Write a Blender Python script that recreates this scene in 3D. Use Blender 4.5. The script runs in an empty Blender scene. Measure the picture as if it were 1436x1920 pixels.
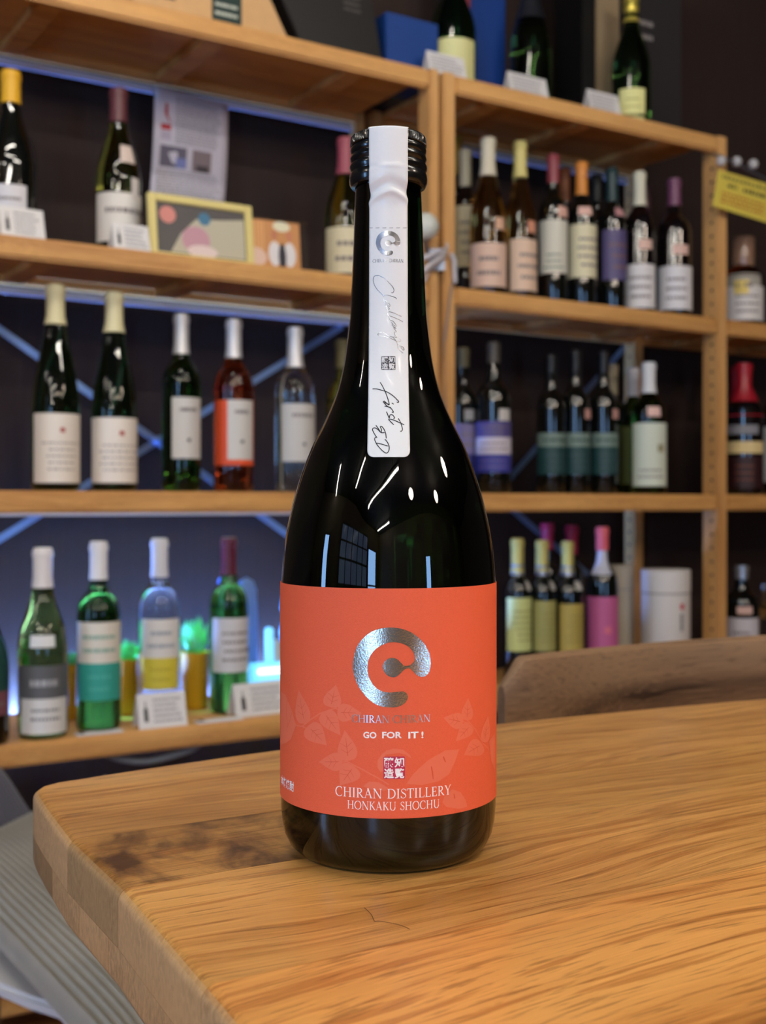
import bpy, bmesh, math, random
from mathutils import Vector, Matrix
random.seed(7)
C = bpy.context.scene.collection
SC = bpy.context.scene

# ------------------------------------------------------------------ camera, light, exposure
F, H0, CAMZ, W0 = 2250.0, 945.0, 0.136, 718.0      # focal length in pixels, horizon row, eye height over the table
BX, BY = 0.0021, 0.4755                            # axis of the main bottle
cam_d = bpy.data.cameras.new('camera'); cam = bpy.data.objects.new('camera', cam_d); C.objects.link(cam)
cam.location = (0, 0, CAMZ); cam.rotation_euler = (math.pi/2, 0, 0)
cam_d.sensor_fit = 'VERTICAL'; cam_d.sensor_height = 24.0; cam_d.sensor_width = 18.0
cam_d.lens = 24.0*F/1920.0
cam_d.shift_y = -(960-H0)/1920.0
cam_d.clip_start = 0.01; cam_d.clip_end = 50
cam_d.dof.use_dof = True; cam_d.dof.focus_distance = BY-0.036
cam_d.dof.aperture_fstop = (cam_d.lens/1000)/0.0026
SC.camera = cam
SC.view_settings.view_transform = 'Standard'; SC.view_settings.look = 'None'
SC.view_settings.gamma = 1; SC.view_settings.use_curve_mapping = False
SC.view_settings.exposure = 1.0
SC.cycles.max_bounces = 10; SC.cycles.transmission_bounces = 8; SC.cycles.glossy_bounces = 5; SC.cycles.diffuse_bounces = 4
SC.cycles.caustics_refractive = False; SC.cycles.caustics_reflective = False
SC.cycles.sample_clamp_indirect = 4.0
try:
    SC.cycles.use_denoising = True
except Exception:
    pass
wd = bpy.data.worlds.new('world'); SC.world = wd; wd.use_nodes = True
wd.node_tree.nodes['Background'].inputs[0].default_value = (0.35, 0.45, 0.7, 1)
wd.node_tree.nodes['Background'].inputs[1].default_value = 0.05

TUBE_E, PEND_E, DOOR_E, PANE_E, LED_E, SPOT_E = 46.0, 26.0, 8.5, 0.4, 620.0, 15.0

# ------------------------------------------------------------------ room frame: s runs along the shelves, b goes into them
UX, UY = 0.847, 0.5316
X0, Y0 = 0.1217, 2.4
def P(s, b, z=0.0): return Vector((X0+UX*s-UY*b, Y0+UY*s+UX*b, z))
RZ = math.atan2(UY, UX)                            # turn of the shelf frame
def s_at(px, b):
    q = (px-W0)/F
    return (q*(Y0+UX*b)-X0+UY*b)/(UX-UY*q)
def depth(px, b): return P(s_at(px, b), b).y
def z_at(py, Y): return CAMZ-(py-H0)*Y/F
def ray(px, py, Y): return Vector(((px-W0)/F*Y, Y, z_at(py, Y)))

def S(r, g, b):
    return tuple(((c/255)/12.92 if c/255 <= .04045 else ((c/255+.055)/1.055)**2.4) for c in (r, g, b))

# ------------------------------------------------------------------ materials
def mat(name, col, rough=.5, metal=0, trans=0, ior=1.45, coat=0, emis=None, es=0, bump=0, bscale=200, vary=0, spec=None, sheen=0):
    m = bpy.data.materials.new(name); m.use_nodes = True
    nt = m.node_tree; b = nt.nodes['Principled BSDF']
    b.inputs['Base Color'].default_value = (*col, 1); b.inputs['Roughness'].default_value = rough
    b.inputs['Metallic'].default_value = metal; b.inputs['IOR'].default_value = ior
    b.inputs['Transmission Weight'].default_value = trans
    b.inputs['Coat Weight'].default_value = coat; b.inputs['Coat Roughness'].default_value = .05
    if spec is not None: b.inputs['Specular IOR Level'].default_value = spec
    if sheen: b.inputs['Sheen Weight'].default_value = sheen
    if emis:
        b.inputs['Emission Color'].default_value = (*emis, 1); b.inputs['Emission Strength'].default_value = es
    if bump or vary:
        tc = nt.nodes.new('ShaderNodeTexCoord'); n = nt.nodes.new('ShaderNodeTexNoise')
        n.inputs['Scale'].default_value = bscale; n.inputs['Detail'].default_value = 5
        nt.links.new(tc.outputs['Object'], n.inputs['Vector'])
        if bump:
            bp = nt.nodes.new('ShaderNodeBump'); bp.inputs['Strength'].default_value = bump; bp.inputs['Distance'].default_value = .0006
            nt.links.new(n.outputs[0], bp.inputs['Height']); nt.links.new(bp.outputs[0], b.inputs['Normal'])
        if vary:
            mx = nt.nodes.new('ShaderNodeMix'); mx.data_type = 'RGBA'
            mx.inputs['A'].default_value = (*[c*(1-vary) for c in col], 1); mx.inputs['B'].default_value = (*[min(1, c*(1+vary)) for c in col], 1)
            nt.links.new(n.outputs[0], mx.inputs['Factor']); nt.links.new(mx.outputs['Result'], b.inputs['Base Color'])
    return m

def wood(name, dark, mid, light, rot=0.0, scale=1.0, rough=.4, coat=0.0, pores=1.0, endgrain=False, seeded=False, knot=False, bump=.15):
    """planks: x of the turned object frame runs along the grain"""
    m = bpy.data.materials.new(name); m.use_nodes = True
    nt = m.node_tree; N = nt.nodes.new; L = nt.links.new; b = nt.nodes['Principled BSDF']
    tc = N('ShaderNodeTexCoord'); mp = N('ShaderNodeMapping'); mp.inputs['Rotation'].default_value = (0, 0, -rot)
    L(tc.outputs['Object'], mp.inputs['Vector'])
    vec = mp.outputs[0]
    if seeded:
        at = N('ShaderNodeAttribute'); at.attribute_type = 'OBJECT'; at.attribute_name = 'seed'
        cb = N('ShaderNodeCombineXYZ'); L(at.outputs['Fac'], cb.inputs[0]); L(at.outputs['Fac'], cb.inputs[2])
        ad = N('ShaderNodeVectorMath'); ad.operation = 'ADD'; L(vec, ad.inputs[0]); L(cb.outputs[0], ad.inputs[1]); vec = ad.outputs[0]
    # slow warp of the grain
    wn = N('ShaderNodeTexNoise'); wn.inputs['Scale'].default_value = 4*scale; wn.inputs['Detail'].default_value = 2
    wm = N('ShaderNodeMapping'); wm.inputs['Scale'].default_value = (.7, 2.2, 2); L(vec, wm.inputs[0]); L(wm.outputs[0], wn.inputs['Vector'])
    sb = N('ShaderNodeVectorMath'); sb.operation = 'SUBTRACT'; L(wn.outputs['Color'], sb.inputs[0]); sb.inputs[1].default_value = (.5, .5, .5)
    sc = N('ShaderNodeVectorMath'); sc.operation = 'MULTIPLY'; L(sb.outputs[0], sc.inputs[0]); sc.inputs[1].default_value = (0, .075/scale, .03/scale)
    a2 = N('ShaderNodeVectorMath'); a2.operation = 'ADD'; L(vec, a2.inputs[0]); L(sc.outputs[0], a2.inputs[1]); vw = a2.outputs[0]
    def noise(sx, sy, sz, det=4, rg=.55):
        mm = N('ShaderNodeMapping'); mm.inputs['Scale'].default_value = (sx*scale, sy*scale, sz*scale); L(vw, mm.inputs[0])
        n = N('ShaderNodeTexNoise'); n.inputs['Scale'].default_value = 1; n.inputs['Detail'].default_value = det; n.inputs['Roughness'].default_value = rg
        L(mm.outputs[0], n.inputs['Vector']); return n.outputs[0]
    def ramp(src, p0, p1, c0=(0, 0, 0), c1=(1, 1, 1)):
        r = N('ShaderNodeValToRGB'); r.color_ramp.elements[0].position = p0; r.color_ramp.elements[1].position = p1
        r.color_ramp.elements[0].color = (*c0, 1); r.color_ramp.elements[1].color = (*c1, 1); L(src, r.inputs[0]); return r.outputs[0]
    def mix(fac, a, c, blend='MIX'):
        x = N('ShaderNodeMix'); x.data_type = 'RGBA'; x.blend_type = blend
        if isinstance(fac, (int, float)): x.inputs['Factor'].default_value = fac
        else: L(fac, x.inputs['Factor'])
        for v, s in ((a, 'A'), (c, 'B')):
            if isinstance(v, tuple): x.inputs[s].default_value = (*v, 1)
            else: L(v, x.inputs[s])
        return x.outputs['Result']
    rings = noise(3.0, 75, 75, 3)
    broad = noise(1.5, 14, 14, 3)
    fine = noise(22, 900, 900, 2)
    pore = noise(30, 620, 620, 3, .6)
    col = mix(ramp(rings, .36, .66), dark, mid)
    col = mix(ramp(broad, .42, .68), col, light)
    if endgrain:
        ln = noise(7, 230, 230, 3, .5); lf = N('ShaderNodeMath'); lf.operation = 'MULTIPLY'; lf.inputs[1].default_value = .55; L(ramp(ln, .40, .46, (1, 1, 1), (0, 0, 0)), lf.inputs[0]); col = mix(lf.outputs[0], col, S(150, 86, 30))
    pf = ramp(pore, .36, .45, (1, 1, 1), (0, 0, 0))
    pm = N('ShaderNodeMath'); pm.operation = 'MULTIPLY'; pm.inputs[1].default_value = .6*pores; L(pf, pm.inputs[0])
    col = mix(pm.outputs[0], col, tuple(c*.42 for c in dark))
    ff = N('ShaderNodeMath'); ff.operation = 'MULTIPLY'; ff.inputs[1].default_value = .42; L(ramp(fine, .5, .72), ff.inputs[0])
    col = mix(ff.outputs[0], col, tuple(min(1, c*1.25) for c in light))
    if knot:
        ka = N('ShaderNodeAttribute'); ka.attribute_type = 'OBJECT'; ka.attribute_name = 'figure'
        km = N('ShaderNodeMapping'); km.inputs['Scale'].default_value = (27, 17, 1); km.inputs['Rotation'].default_value = (0, 0, .5); L(vec, km.inputs[0])
        kn = N('ShaderNodeTexNoise'); kn.inputs['Scale'].default_value = 1.0; kn.inputs['Detail'].default_value = 5; kn.inputs['Distortion'].default_value = .5; kn.inputs['Roughness'].default_value = .6; L(km.outputs[0], kn.inputs['Vector'])
        sx = N('ShaderNodeSeparateXYZ'); L(mp.outputs[0], sx.inputs[0])
        kr = N('ShaderNodeMapRange'); kr.inputs['From Min'].default_value = .25; kr.inputs['From Max'].default_value = .31; kr.inputs['To Min'].default_value = 1; kr.inputs['To Max'].default_value = 0; L(sx.outputs[0], kr.inputs['Value'])
        kg = N('ShaderNodeMath'); kg.operation = 'MULTIPLY'; L(kr.outputs[0], kg.inputs[0]); L(ka.outputs['Fac'], kg.inputs[1])
        kf = N('ShaderNodeMath'); kf.operation = 'MULTIPLY'; L(ramp(kn.outputs[0], .44, .60), kf.inputs[0]); L(kg.outputs[0], kf.inputs[1])
        col = mix(kf.outputs[0], col, S(84, 50, 24))
    if seeded:
        ta = N('ShaderNodeAttribute'); ta.attribute_type = 'OBJECT'; ta.attribute_name = 'tint'
        tv = N('ShaderNodeAttribute'); tv.attribute_type = 'OBJECT'; tv.attribute_name = 'tone'
        col = mix(1.0, col, ta.outputs['Color'], 'MULTIPLY')
        _ = tv
    if endgrain:
        gm = N('ShaderNodeNewGeometry'); dt = N('ShaderNodeVectorMath'); dt.operation = 'DOT_PRODUCT'
        L(gm.outputs['True Normal'], dt.inputs[0]); dt.inputs[1].default_value = (-math.cos(rot), -math.sin(rot), 0)
        er = ramp(dt.outputs['Value'], .45, .85)
        em = N('ShaderNodeMapping'); em.inputs['Scale'].default_value = (1, 520, 300); em.inputs['Rotation'].default_value = (.5, 0, 0); L(vec, em.inputs[0])
        en = N('ShaderNodeTexNoise'); en.inputs['Scale'].default_value = 1; en.inputs['Detail'].default_value = 4; en.inputs['Distortion'].default_value = .6; L(em.outputs[0], en.inputs['Vector'])
        em2 = N('ShaderNodeMapping'); em2.inputs['Scale'].default_value = (1, 45, 25); em2.inputs['Rotation'].default_value = (1.0, 0, 0); L(vec, em2.inputs[0])
        ew = N('ShaderNodeTexWave'); ew.inputs['Scale'].default_value = 1; ew.inputs['Distortion'].default_value = 5; ew.inputs['Detail'].default_value = 3; L(em2.outputs[0], ew.inputs['Vector'])
        ec = mix(ramp(en.outputs[0], .35, .65), S(182, 144, 102), S(222, 182, 134))
        ewf = N('ShaderNodeMath'); ewf.operation = 'MULTIPLY'; ewf.inputs[1].default_value = .55; L(ew.outputs['Fac'], ewf.inputs[0]); ec = mix(ewf.outputs[0], ec, S(214, 172, 124))
        if seeded:
            ea = N('ShaderNodeAttribute'); ea.attribute_type = 'OBJECT'; ea.attribute_name = 'endtint'
            ec = mix(1.0, ec, ea.outputs['Color'], 'MULTIPLY')
        col = mix(er, col, ec)
    L(col, b.inputs['Base Color'])
    b.inputs['Coat Weight'].default_value = coat; b.inputs['Coat Roughness'].default_value = .22
    rr = N('ShaderNodeMapRange'); rr.inputs['To Min'].default_value = rough-.06; rr.inputs['To Max'].default_value = rough+.1; L(rings, rr.inputs['Value']); L(rr.outputs[0], b.inputs['Roughness'])
    bp = N('ShaderNodeBump'); bp.inputs['Strength'].default_value = bump; bp.inputs['Distance'].default_value = .0004; L(pore, bp.inputs['Height']); L(bp.outputs[0], b.inputs['Normal'])
    return m

M = {}
M['oak'] = wood('oak', S(182, 126, 64), S(208, 152, 84), S(222, 170, 98), rot=math.atan2(.504, .864), rough=.34, coat=.25, endgrain=True, seeded=True, knot=True)
M['pine'] = wood('pine', S(178, 122, 62), S(212, 158, 88), S(224, 172, 104), rough=.5, pores=.25, scale=.55)
M['pine_side'] = mat('pine_side', S(208, 160, 98), .55, vary=.12, bscale=30)
M['walnut'] = wood('walnut', S(50, 34, 24), S(124, 92, 66), S(140, 110, 82), rough=.45, pores=.6, scale=.8)
M['floor_wood'] = wood('floor_wood', S(120, 72, 34), S(158, 100, 50), S(176, 120, 66), rough=.4, scale=.5)
M['black_plastic'] = mat('black_plastic', S(14, 14, 14), .22, coat=.3)
M['paper_white'] = mat('paper_white', S(226, 224, 222), .55, vary=.03, bscale=300)
M['paper_cream'] = mat('paper_cream', S(226, 214, 188), .55, vary=.03, bscale=300)
M['ink'] = mat('ink', S(52, 50, 52), .6)
M['ink_grey'] = mat('ink_grey', S(140, 138, 142), .6)
M['black_ink'] = mat('black_ink', S(18, 18, 22), .5)
M['steel'] = mat('steel', S(150, 158, 175), .38, metal=.9)
M['rail_glow_paint'] = mat('rail_glow_paint', S(196, 198, 226), .45, metal=.1)  # bluish light on the rear rails, put into the colour of a strip
M['cable'] = mat('cable', S(110, 120, 130), .5)

def pm(col, rough=.5, **k):
    key = ('c', col, rough, tuple(sorted(k.items())))
    if key not in M: M[key] = mat('paint_%d' % len(M), S(*col), rough, **k)
    return M[key]
def glass(col, rough=.02):
    key = ('g', col, rough)
    if key not in M: M[key] = mat('glass_%d' % len(M), col, rough, trans=1, ior=1.4, spec=.5)
    return M[key]

# ------------------------------------------------------------------ object helpers
def link(name, me, m=None, parent=None):
    o = bpy.data.objects.new(name, me); C.objects.link(o)
    if m is not None: me.materials.append(m)
    if parent is not None: o.parent = parent
    return o
def from_bm(name, bm, m=None, parent=None, smooth=False, ang=None):
    me = bpy.data.meshes.new(name); bm.normal_update(); bm.to_mesh(me); bm.free()
    if smooth:
        me.polygons.foreach_set('use_smooth', [True]*len(me.polygons))
        if ang: 
            try: me.set_sharp_from_angle(angle=math.radians(ang))
            except Exception: pass
    return link(name, me, m, parent)
def mesh(name, vs, fs, m=None, parent=None, smooth=False, ang=None):
    me = bpy.data.meshes.new(name); me.from_pydata([tuple(v) for v in vs], [], fs); me.update()
    if smooth:
        me.polygons.foreach_set('use_smooth', [True]*len(me.polygons))
        if ang:
            try: me.set_sharp_from_angle(angle=math.radians(ang))
            except Exception: pass
    return link(name, me, m, parent)
def thing(name, label, cat, loc=(0, 0, 0), rz=0, group=None):
    o = bpy.data.objects.new(name, None); C.objects.link(o); o.empty_display_size = .02
    o.location = loc; o.rotation_euler = (0, 0, rz); tag(o, label, cat, group); return o
def tag(o, label, cat, group=None):
    o['label'] = label; o['category'] = cat
    if group: o['group'] = group
    return o
def box_bm(x0, x1, y0, y1, z0, z1, bev=0, bm=None, seg=2):
    new = bm is None
    b2 = bmesh.new()
    vs = [b2.verts.new((x, y, z)) for z in (z0, z1) for y in (y0, y1) for x in (x0, x1)]
    for f in ((0, 2, 3, 1), (4, 5, 7, 6), (0, 1, 5, 4), (2, 6, 7, 3), (0, 4, 6, 2), (1, 3, 7, 5)): b2.faces.new([vs[i] for i in f])
    if bev: bmesh.ops.bevel(b2, geom=b2.edges[:], offset=bev, segments=seg, affect='EDGES')
    if new: return b2
    me = bpy.data.meshes.new('t'); b2.to_mesh(me); b2.free(); bm.from_mesh(me); bpy.data.meshes.remove(me); return bm
def box(name, x0, x1, y0, y1, z0, z1, m, parent=None, bev=0): return from_bm(name, box_bm(x0, x1, y0, y1, z0, z1, bev), m, parent)
def lathe(name, prof, m, parent=None, seg=40, ang=40, loc=(0, 0, 0), a0=0, a1=None, caps=True):
    vs, fs = [], []
    full = a1 is None; n = seg
    if full: a1 = a0+2*math.pi
    cols = n if full else n+1
    for (r, z) in prof:
        for i in range(cols):
            a = a0+(a1-a0)*i/n
            vs.append((loc[0]+r*math.cos(a), loc[1]+r*math.sin(a), loc[2]+z))
    for j in range(len(prof)-1):
        for i in range(n):
            k = (i+1) % cols if full else i+1
            fs.append((j*cols+i, j*cols+k, (j+1)*cols+k, (j+1)*cols+i))
    if full and caps:
        if prof[0][0] > 1e-6: fs.append(tuple(reversed(range(cols))))
        if prof[-1][0] > 1e-6: fs.append(tuple((len(prof)-1)*cols+i for i in range(cols)))
    return mesh(name, vs, fs, m, parent, True, ang)
def tube(name, pts, r, m, parent=None, seg=10):
    pts = [Vector(p) for p in pts]; vs, fs = [], []
    up = Vector((0, 0, 1))
    for i, p in enumerate(pts):
        t = (pts[min(i+1, len(pts)-1)]-pts[max(i-1, 0)]).normalized()
        a = t.cross(up)
        if a.length < .05: a = t.cross(Vector((1, 0, 0)))
        a.normalize(); b = t.cross(a)
        for k in range(seg):
            q = 2*math.pi*k/seg; vs.append(p+a*r*math.cos(q)+b*r*math.sin(q))
    for i in range(len(pts)-1):
        for k in range(seg):
            fs.append((i*seg+k, i*seg+(k+1) % seg, (i+1)*seg+(k+1) % seg, (i+1)*seg+k))
    fs.append(tuple(reversed(range(seg)))); fs.append(tuple((len(pts)-1)*seg+k for k in range(seg)))
    return mesh(name, vs, fs, m, parent, True, 50)
def bar(name, p, q, w, t, m, parent=None, face=(0, 0, 1)):
    """flat bar from p to q: w wide across, t thick along the face normal"""
    p, q = Vector(p), Vector(q); d = (q-p).normalized(); n = Vector(face).normalized(); n = (n-d*n.dot(d)).normalized(); a = d.cross(n)
    vs = [e+a*(w/2*sa)+n*(t/2*sn) for e in (p, q) for sa, sn in ((-1, -1), (1, -1), (1, 1), (-1, 1))]
    return mesh(name, vs, [(0, 3, 2, 1), (4, 5, 6, 7), (0, 1, 5, 4), (1, 2, 6, 5), (2, 3, 7, 6), (3, 0, 4, 7)], m, parent)
def structure(o): o['kind'] = 'structure'; return o
def interp(tab, x):
    if x <= tab[0][0]: return tab[0][1]
    for (a, u), (b, v) in zip(tab, tab[1:]):
        if x <= b: return u+(v-u)*(x-a)/(b-a) if b > a else v
    return tab[-1][1]
def catmull(pts, n=4, closed=False):
    out = []; N_ = len(pts); rng = range(N_) if closed else range(N_-1)
    g = (lambda i: pts[i % N_]) if closed else (lambda i: pts[max(0, min(N_-1, i))])
    for i in rng:
        p0, p1, p2, p3 = g(i-1), g(i), g(i+1), g(i+2)
        for k in range(n):
            t = k/n
            out.append(tuple(.5*((2*p1[j])+(-p0[j]+p2[j])*t+(2*p0[j]-5*p1[j]+4*p2[j]-p3[j])*t*t+(-p0[j]+3*p1[j]-3*p2[j]+p3[j])*t**3) for j in range(len(p1))))
    if not closed: out.append(tuple(pts[-1]))
    return out

# ------------------------------------------------------------------ the room
ZF, ZC = -.74, 1.74
SL, SR, BB, BF = -4.4, 4.2, .352, -5.2
def room_quad(name, pts, m):
    return structure(mesh(name, pts, [(0, 1, 2, 3)], m))
def wall_mat():
    m = mat('wall_brown', S(47, 35, 33), .75); nt = m.node_tree; b = nt.nodes['Principled BSDF']
    tc = nt.nodes.new('ShaderNodeTexCoord'); mp = nt.nodes.new('ShaderNodeMapping'); mp.inputs['Rotation'].default_value = (0, 0, -RZ); mp.inputs['Scale'].default_value = (160, 160, 3)
    n = nt.nodes.new('ShaderNodeTexNoise'); n.inputs['Scale'].default_value = 1; n.inputs['Detail'].default_value = 3
    r = nt.nodes.new('ShaderNodeValToRGB'); r.color_ramp.elements[0].color = (*S(34, 22, 17), 1); r.color_ramp.elements[1].color = (*S(54, 37, 30), 1)
    nt.links.new(tc.outputs['Object'], mp.inputs[0]); nt.links.new(mp.outputs[0], n.inputs['Vector']); nt.links.new(n.outputs[0], r.inputs[0]); nt.links.new(r.outputs[0], b.inputs['Base Color'])
    bp = nt.nodes.new('ShaderNodeBump'); bp.inputs['Strength'].default_value = .4; bp.inputs['Distance'].default_value = .001
    nt.links.new(n.outputs[0], bp.inputs['Height']); nt.links.new(bp.outputs[0], b.inputs['Normal'])
    return m
M['wall'] = wall_mat()
M['room_wall'] = mat('room_wall', S(86, 76, 64), .8, vary=.1, bscale=3)
M['ceiling'] = mat('ceiling', S(70, 68, 68), .85, vary=.1, bscale=3)
def slab(name, s0, s1, b0, b1, z0, z1, m):
    vs = [P(s, b, z) for z in (z0, z1) for b in (b0, b1) for s in (s0, s1)]
    return structure(mesh(name, vs, [(0, 2, 3, 1), (4, 5, 7, 6), (0, 1, 5, 4), (2, 6, 7, 3), (0, 4, 6, 2), (1, 3, 7, 5)], m))
slab('wall_back', SL-.1, SR+.1, BB, BB+.1, ZF, ZC, M['wall'])
slab('wall_front', SL-.1, SR+.1, BF-.1, BF, ZF, ZC, M['room_wall'])
slab('wall_left', SL-.1, SL, BF, BB, ZF, ZC, M['room_wall'])
slab('wall_right', SR, SR+.1, BF, BB, ZF, ZC, M['room_wall'])
slab('floor', SL-.1, SR+.1, BF-.1, BB+.1, ZF-.1, ZF, M['floor_wood'])
slab('ceiling', SL-.1, SR+.1, BF-.1, BB+.1, ZC, ZC+.1, M['ceiling'])
DAY = (.30, .56, 1.0)
M['door_pane'] = mat('door_pane', (.02, .02, .03), .2, emis=DAY, es=DOOR_E)
M['dim_pane'] = mat('dim_pane', (.02, .02, .03), .2, emis=(.42, .6, 1.0), es=PANE_E)
M['frame_dark'] = mat('frame_dark', S(30, 28, 28), .5)
def window_left(name, b0, b1, z0, z1, pane, nb, nz):
    w = thing(name, '', ''); del w['label']; del w['category']; w['kind'] = 'structure'
    bm = bmesh.new()
    fr = []
    def add(ba, bb_, za, zb):
        vs = [P(s, b, z) for z in (za, zb) for b in (ba, bb_) for s in (SL+.002, SL+.045)]
        i = len(fr_v); fr_v.extend(vs); fr_f.extend([tuple(i+k for k in f) for f in ((0, 2, 3, 1), (4, 5, 7, 6), (0, 1, 5, 4), (2, 6, 7, 3), (0, 4, 6, 2), (1, 3, 7, 5))])
    fr_v, fr_f = [], []
    for i in range(nb+1):
        c = b0+(b1-b0)*i/nb; add(c-.02, c+.02, z0, z1)
    for j in range(nz+1):
        c = z0+(z1-z0)*j/nz; add(b0-.02, b1+.02, c-.02, c+.02)
    bm.free()
    mesh('window_frame', fr_v, fr_f, M['frame_dark'], w)
    for i in range(nb):
        for j in range(nz):
            ba, bb_ = b0+(b1-b0)*i/nb+.02, b0+(b1-b0)*(i+1)/nb-.02; za, zb = z0+(z1-z0)*j/nz+.02, z0+(z1-z0)*(j+1)/nz-.02
            mesh('pane', [P(SL+.02, ba, za), P(SL+.02, bb_, za), P(SL+.02, bb_, zb), P(SL+.02, ba, zb)], [(0, 1, 2, 3)], pane, w)
    return w
window_left('window_1', -4.75, -3.95, -.55, 1.05, M['door_pane'], 1, 2)
window_left('window_2', -3.85, -1.8, .2, 1.35, M['dim_pane'], 5, 3)
window_left('window_3', -.95, -.6, -.5, 1.0, M['door_pane'], 1, 1)
def window_front(name, s0, s1, z0, z1, pane):
    w = thing(name, '', ''); del w['label']; del w['category']; w['kind'] = 'structure'
    mesh('pane', [P(s0, BF+.02, z0), P(s1, BF+.02, z0), P(s1, BF+.02, z1), P(s0, BF+.02, z1)], [(0, 1, 2, 3)], pane, w)
    for sa, sb_, za, zb in ((s0-.05, s0, z0-.05, z1+.05), (s1, s1+.05, z0-.05, z1+.05), (s0, s1, z0-.05, z0), (s0, s1, z1, z1+.05)):
        vs = [P(s, b, z) for z in (za, zb) for b in (BF+.001, BF+.05) for s in (sa, sb_)]
        mesh('window_frame', vs, [(0, 2, 3, 1), (4, 5, 7, 6), (0, 1, 5, 4), (2, 6, 7, 3), (0, 4, 6, 2), (1, 3, 7, 5)], M['frame_dark'], w)
window_front('window_4', -.62, -.32, -.5, .7, M['door_pane'])

# ceiling lamps (they show as streaks in the bottle)
M['tube'] = mat('tube_light', (1, 1, 1), .5, emis=(1.0, .93, .82), es=TUBE_E)
M['pend'] = mat('pendant_light', (1, 1, 1), .5, emis=(1.0, .82, .66), es=PEND_E)
M['white_metal'] = mat('white_metal', S(200, 200, 200), .4)
tubes = [((-2.66, -.42), 1.0, 'tube lamp over the left end of the room'), ((-1.38, -1.11), .8, 'tube lamp over the space left of the table'),
         ((-.42, -1.87), 2.1, 'long tube lamp behind the viewer'), ((-.42, -3.4), 1.1, 'tube lamp farther back behind the viewer'),
         ((.93, -4.25), 1.9, 'tube lamp at the far back of the room'), ((1.1, .35), 1.2, 'tube lamp in front of the right shelves'),
         ((-.35, .9), 1.0, 'tube lamp in front of the left shelves')]
for (x, y), ln, lab in tubes:
    t = thing('ceiling_lamp', 'white ceiling '+lab, 'lamp', (x, y, ZC-.004), RZ, 'ceiling tube lamps')
    box('lamp_housing', -ln/2-.02, ln/2+.02, -.035, .035, -.05, 0, M['white_metal'], t, .004)
    o = tube('light_tube', [(-ln/2, 0, -.068), (ln/2, 0, -.068)], .016, M['tube'], t, 12)
for (x, y), lab in (((1.05, -1.42), 'warm round pendant lamp behind the viewer'), ((2.3, -.75), 'warm round pendant lamp to the right of the table'), ((2.15, .35), 'warm round pendant lamp near the right end of the shelves')):
    t = thing('pendant_lamp', lab, 'lamp', (x, y, ZC-.004), 0, 'pendant lamps')
    tube('cord', [(0, 0, 0), (0, 0, -.22)], .003, M['black_plastic'], t, 6)
    lathe('globe', [(.001, -.46), (.05, -.45), (.095, -.41), (.12, -.34), (.095, -.27), (.05, -.23), (.012, -.215), (.001, -.215)], M['pend'], t, 24)

# ------------------------------------------------------------------ shelving
LEV = {'top': 1.0, 'mid': .573, 'flat': .158, 'low': -.255, 'floor': -.66}
RAIL = .037
def shelf_post(parent, s0, s1, b0, b1, z0, z1, holes=False):
    vs = [P(s, b, z) for z in (z0, z1) for b in (b0, b1) for s in (s0, s1)]
    bm = bmesh.new(); v = [bm.verts.new(x) for x in vs]
    for f in ((0, 2, 3, 1), (4, 5, 7, 6), (0, 1, 5, 4), (2, 6, 7, 3), (0, 4, 6, 2), (1, 3, 7, 5)): bm.faces.new([v[i] for i in f])
    bmesh.ops.bevel(bm, geom=bm.edges[:], offset=.002, segments=2, affect='EDGES')
    p = from_bm('post', bm, M['pine_post'], parent)
    if holes:
        hv, hf = [], []; z = z0+.1
        while z < z1-.05:
            for bb in (b0+.02,):
                i = len(hv); c = P(s0-.0006, bb, z)
                for k in range(8):
                    a = 2*math.pi*k/8; hv.append(P(s0-.0006, bb+.0042*math.cos(a), z+.0042*math.sin(a)))
                hf.append(tuple(range(i, i+8)))
            z += .032
        h = mesh('peg_holes', hv, hf, M['frame_dark'], p); h['kind'] = 'stuff'
    return p
def pine_post_mat():
    m = wood('pine_post', S(176, 122, 66), S(208, 156, 92), S(220, 170, 106), rough=.5, pores=.2, scale=.55)
    for n in m.node_tree.nodes:
        if n.type == 'TEX_COORD':
            mp = n.outputs['Object'].links[0].to_node; mp.inputs['Rotation'].default_value = (0, math.pi/2, 0)
    return m
M['pine_post'] = pine_post_mat()
def shelf_wood_turned(base):   # grain along the shelf direction
    m = M[base].copy()
    for n in m.node_tree.nodes:
        if n.type == 'TEX_COORD': n.outputs['Object'].links[0].to_node.inputs['Rotation'].default_value = (0, 0, -RZ)
    return m
M['pine_s'] = shelf_wood_turned('pine')
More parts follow.
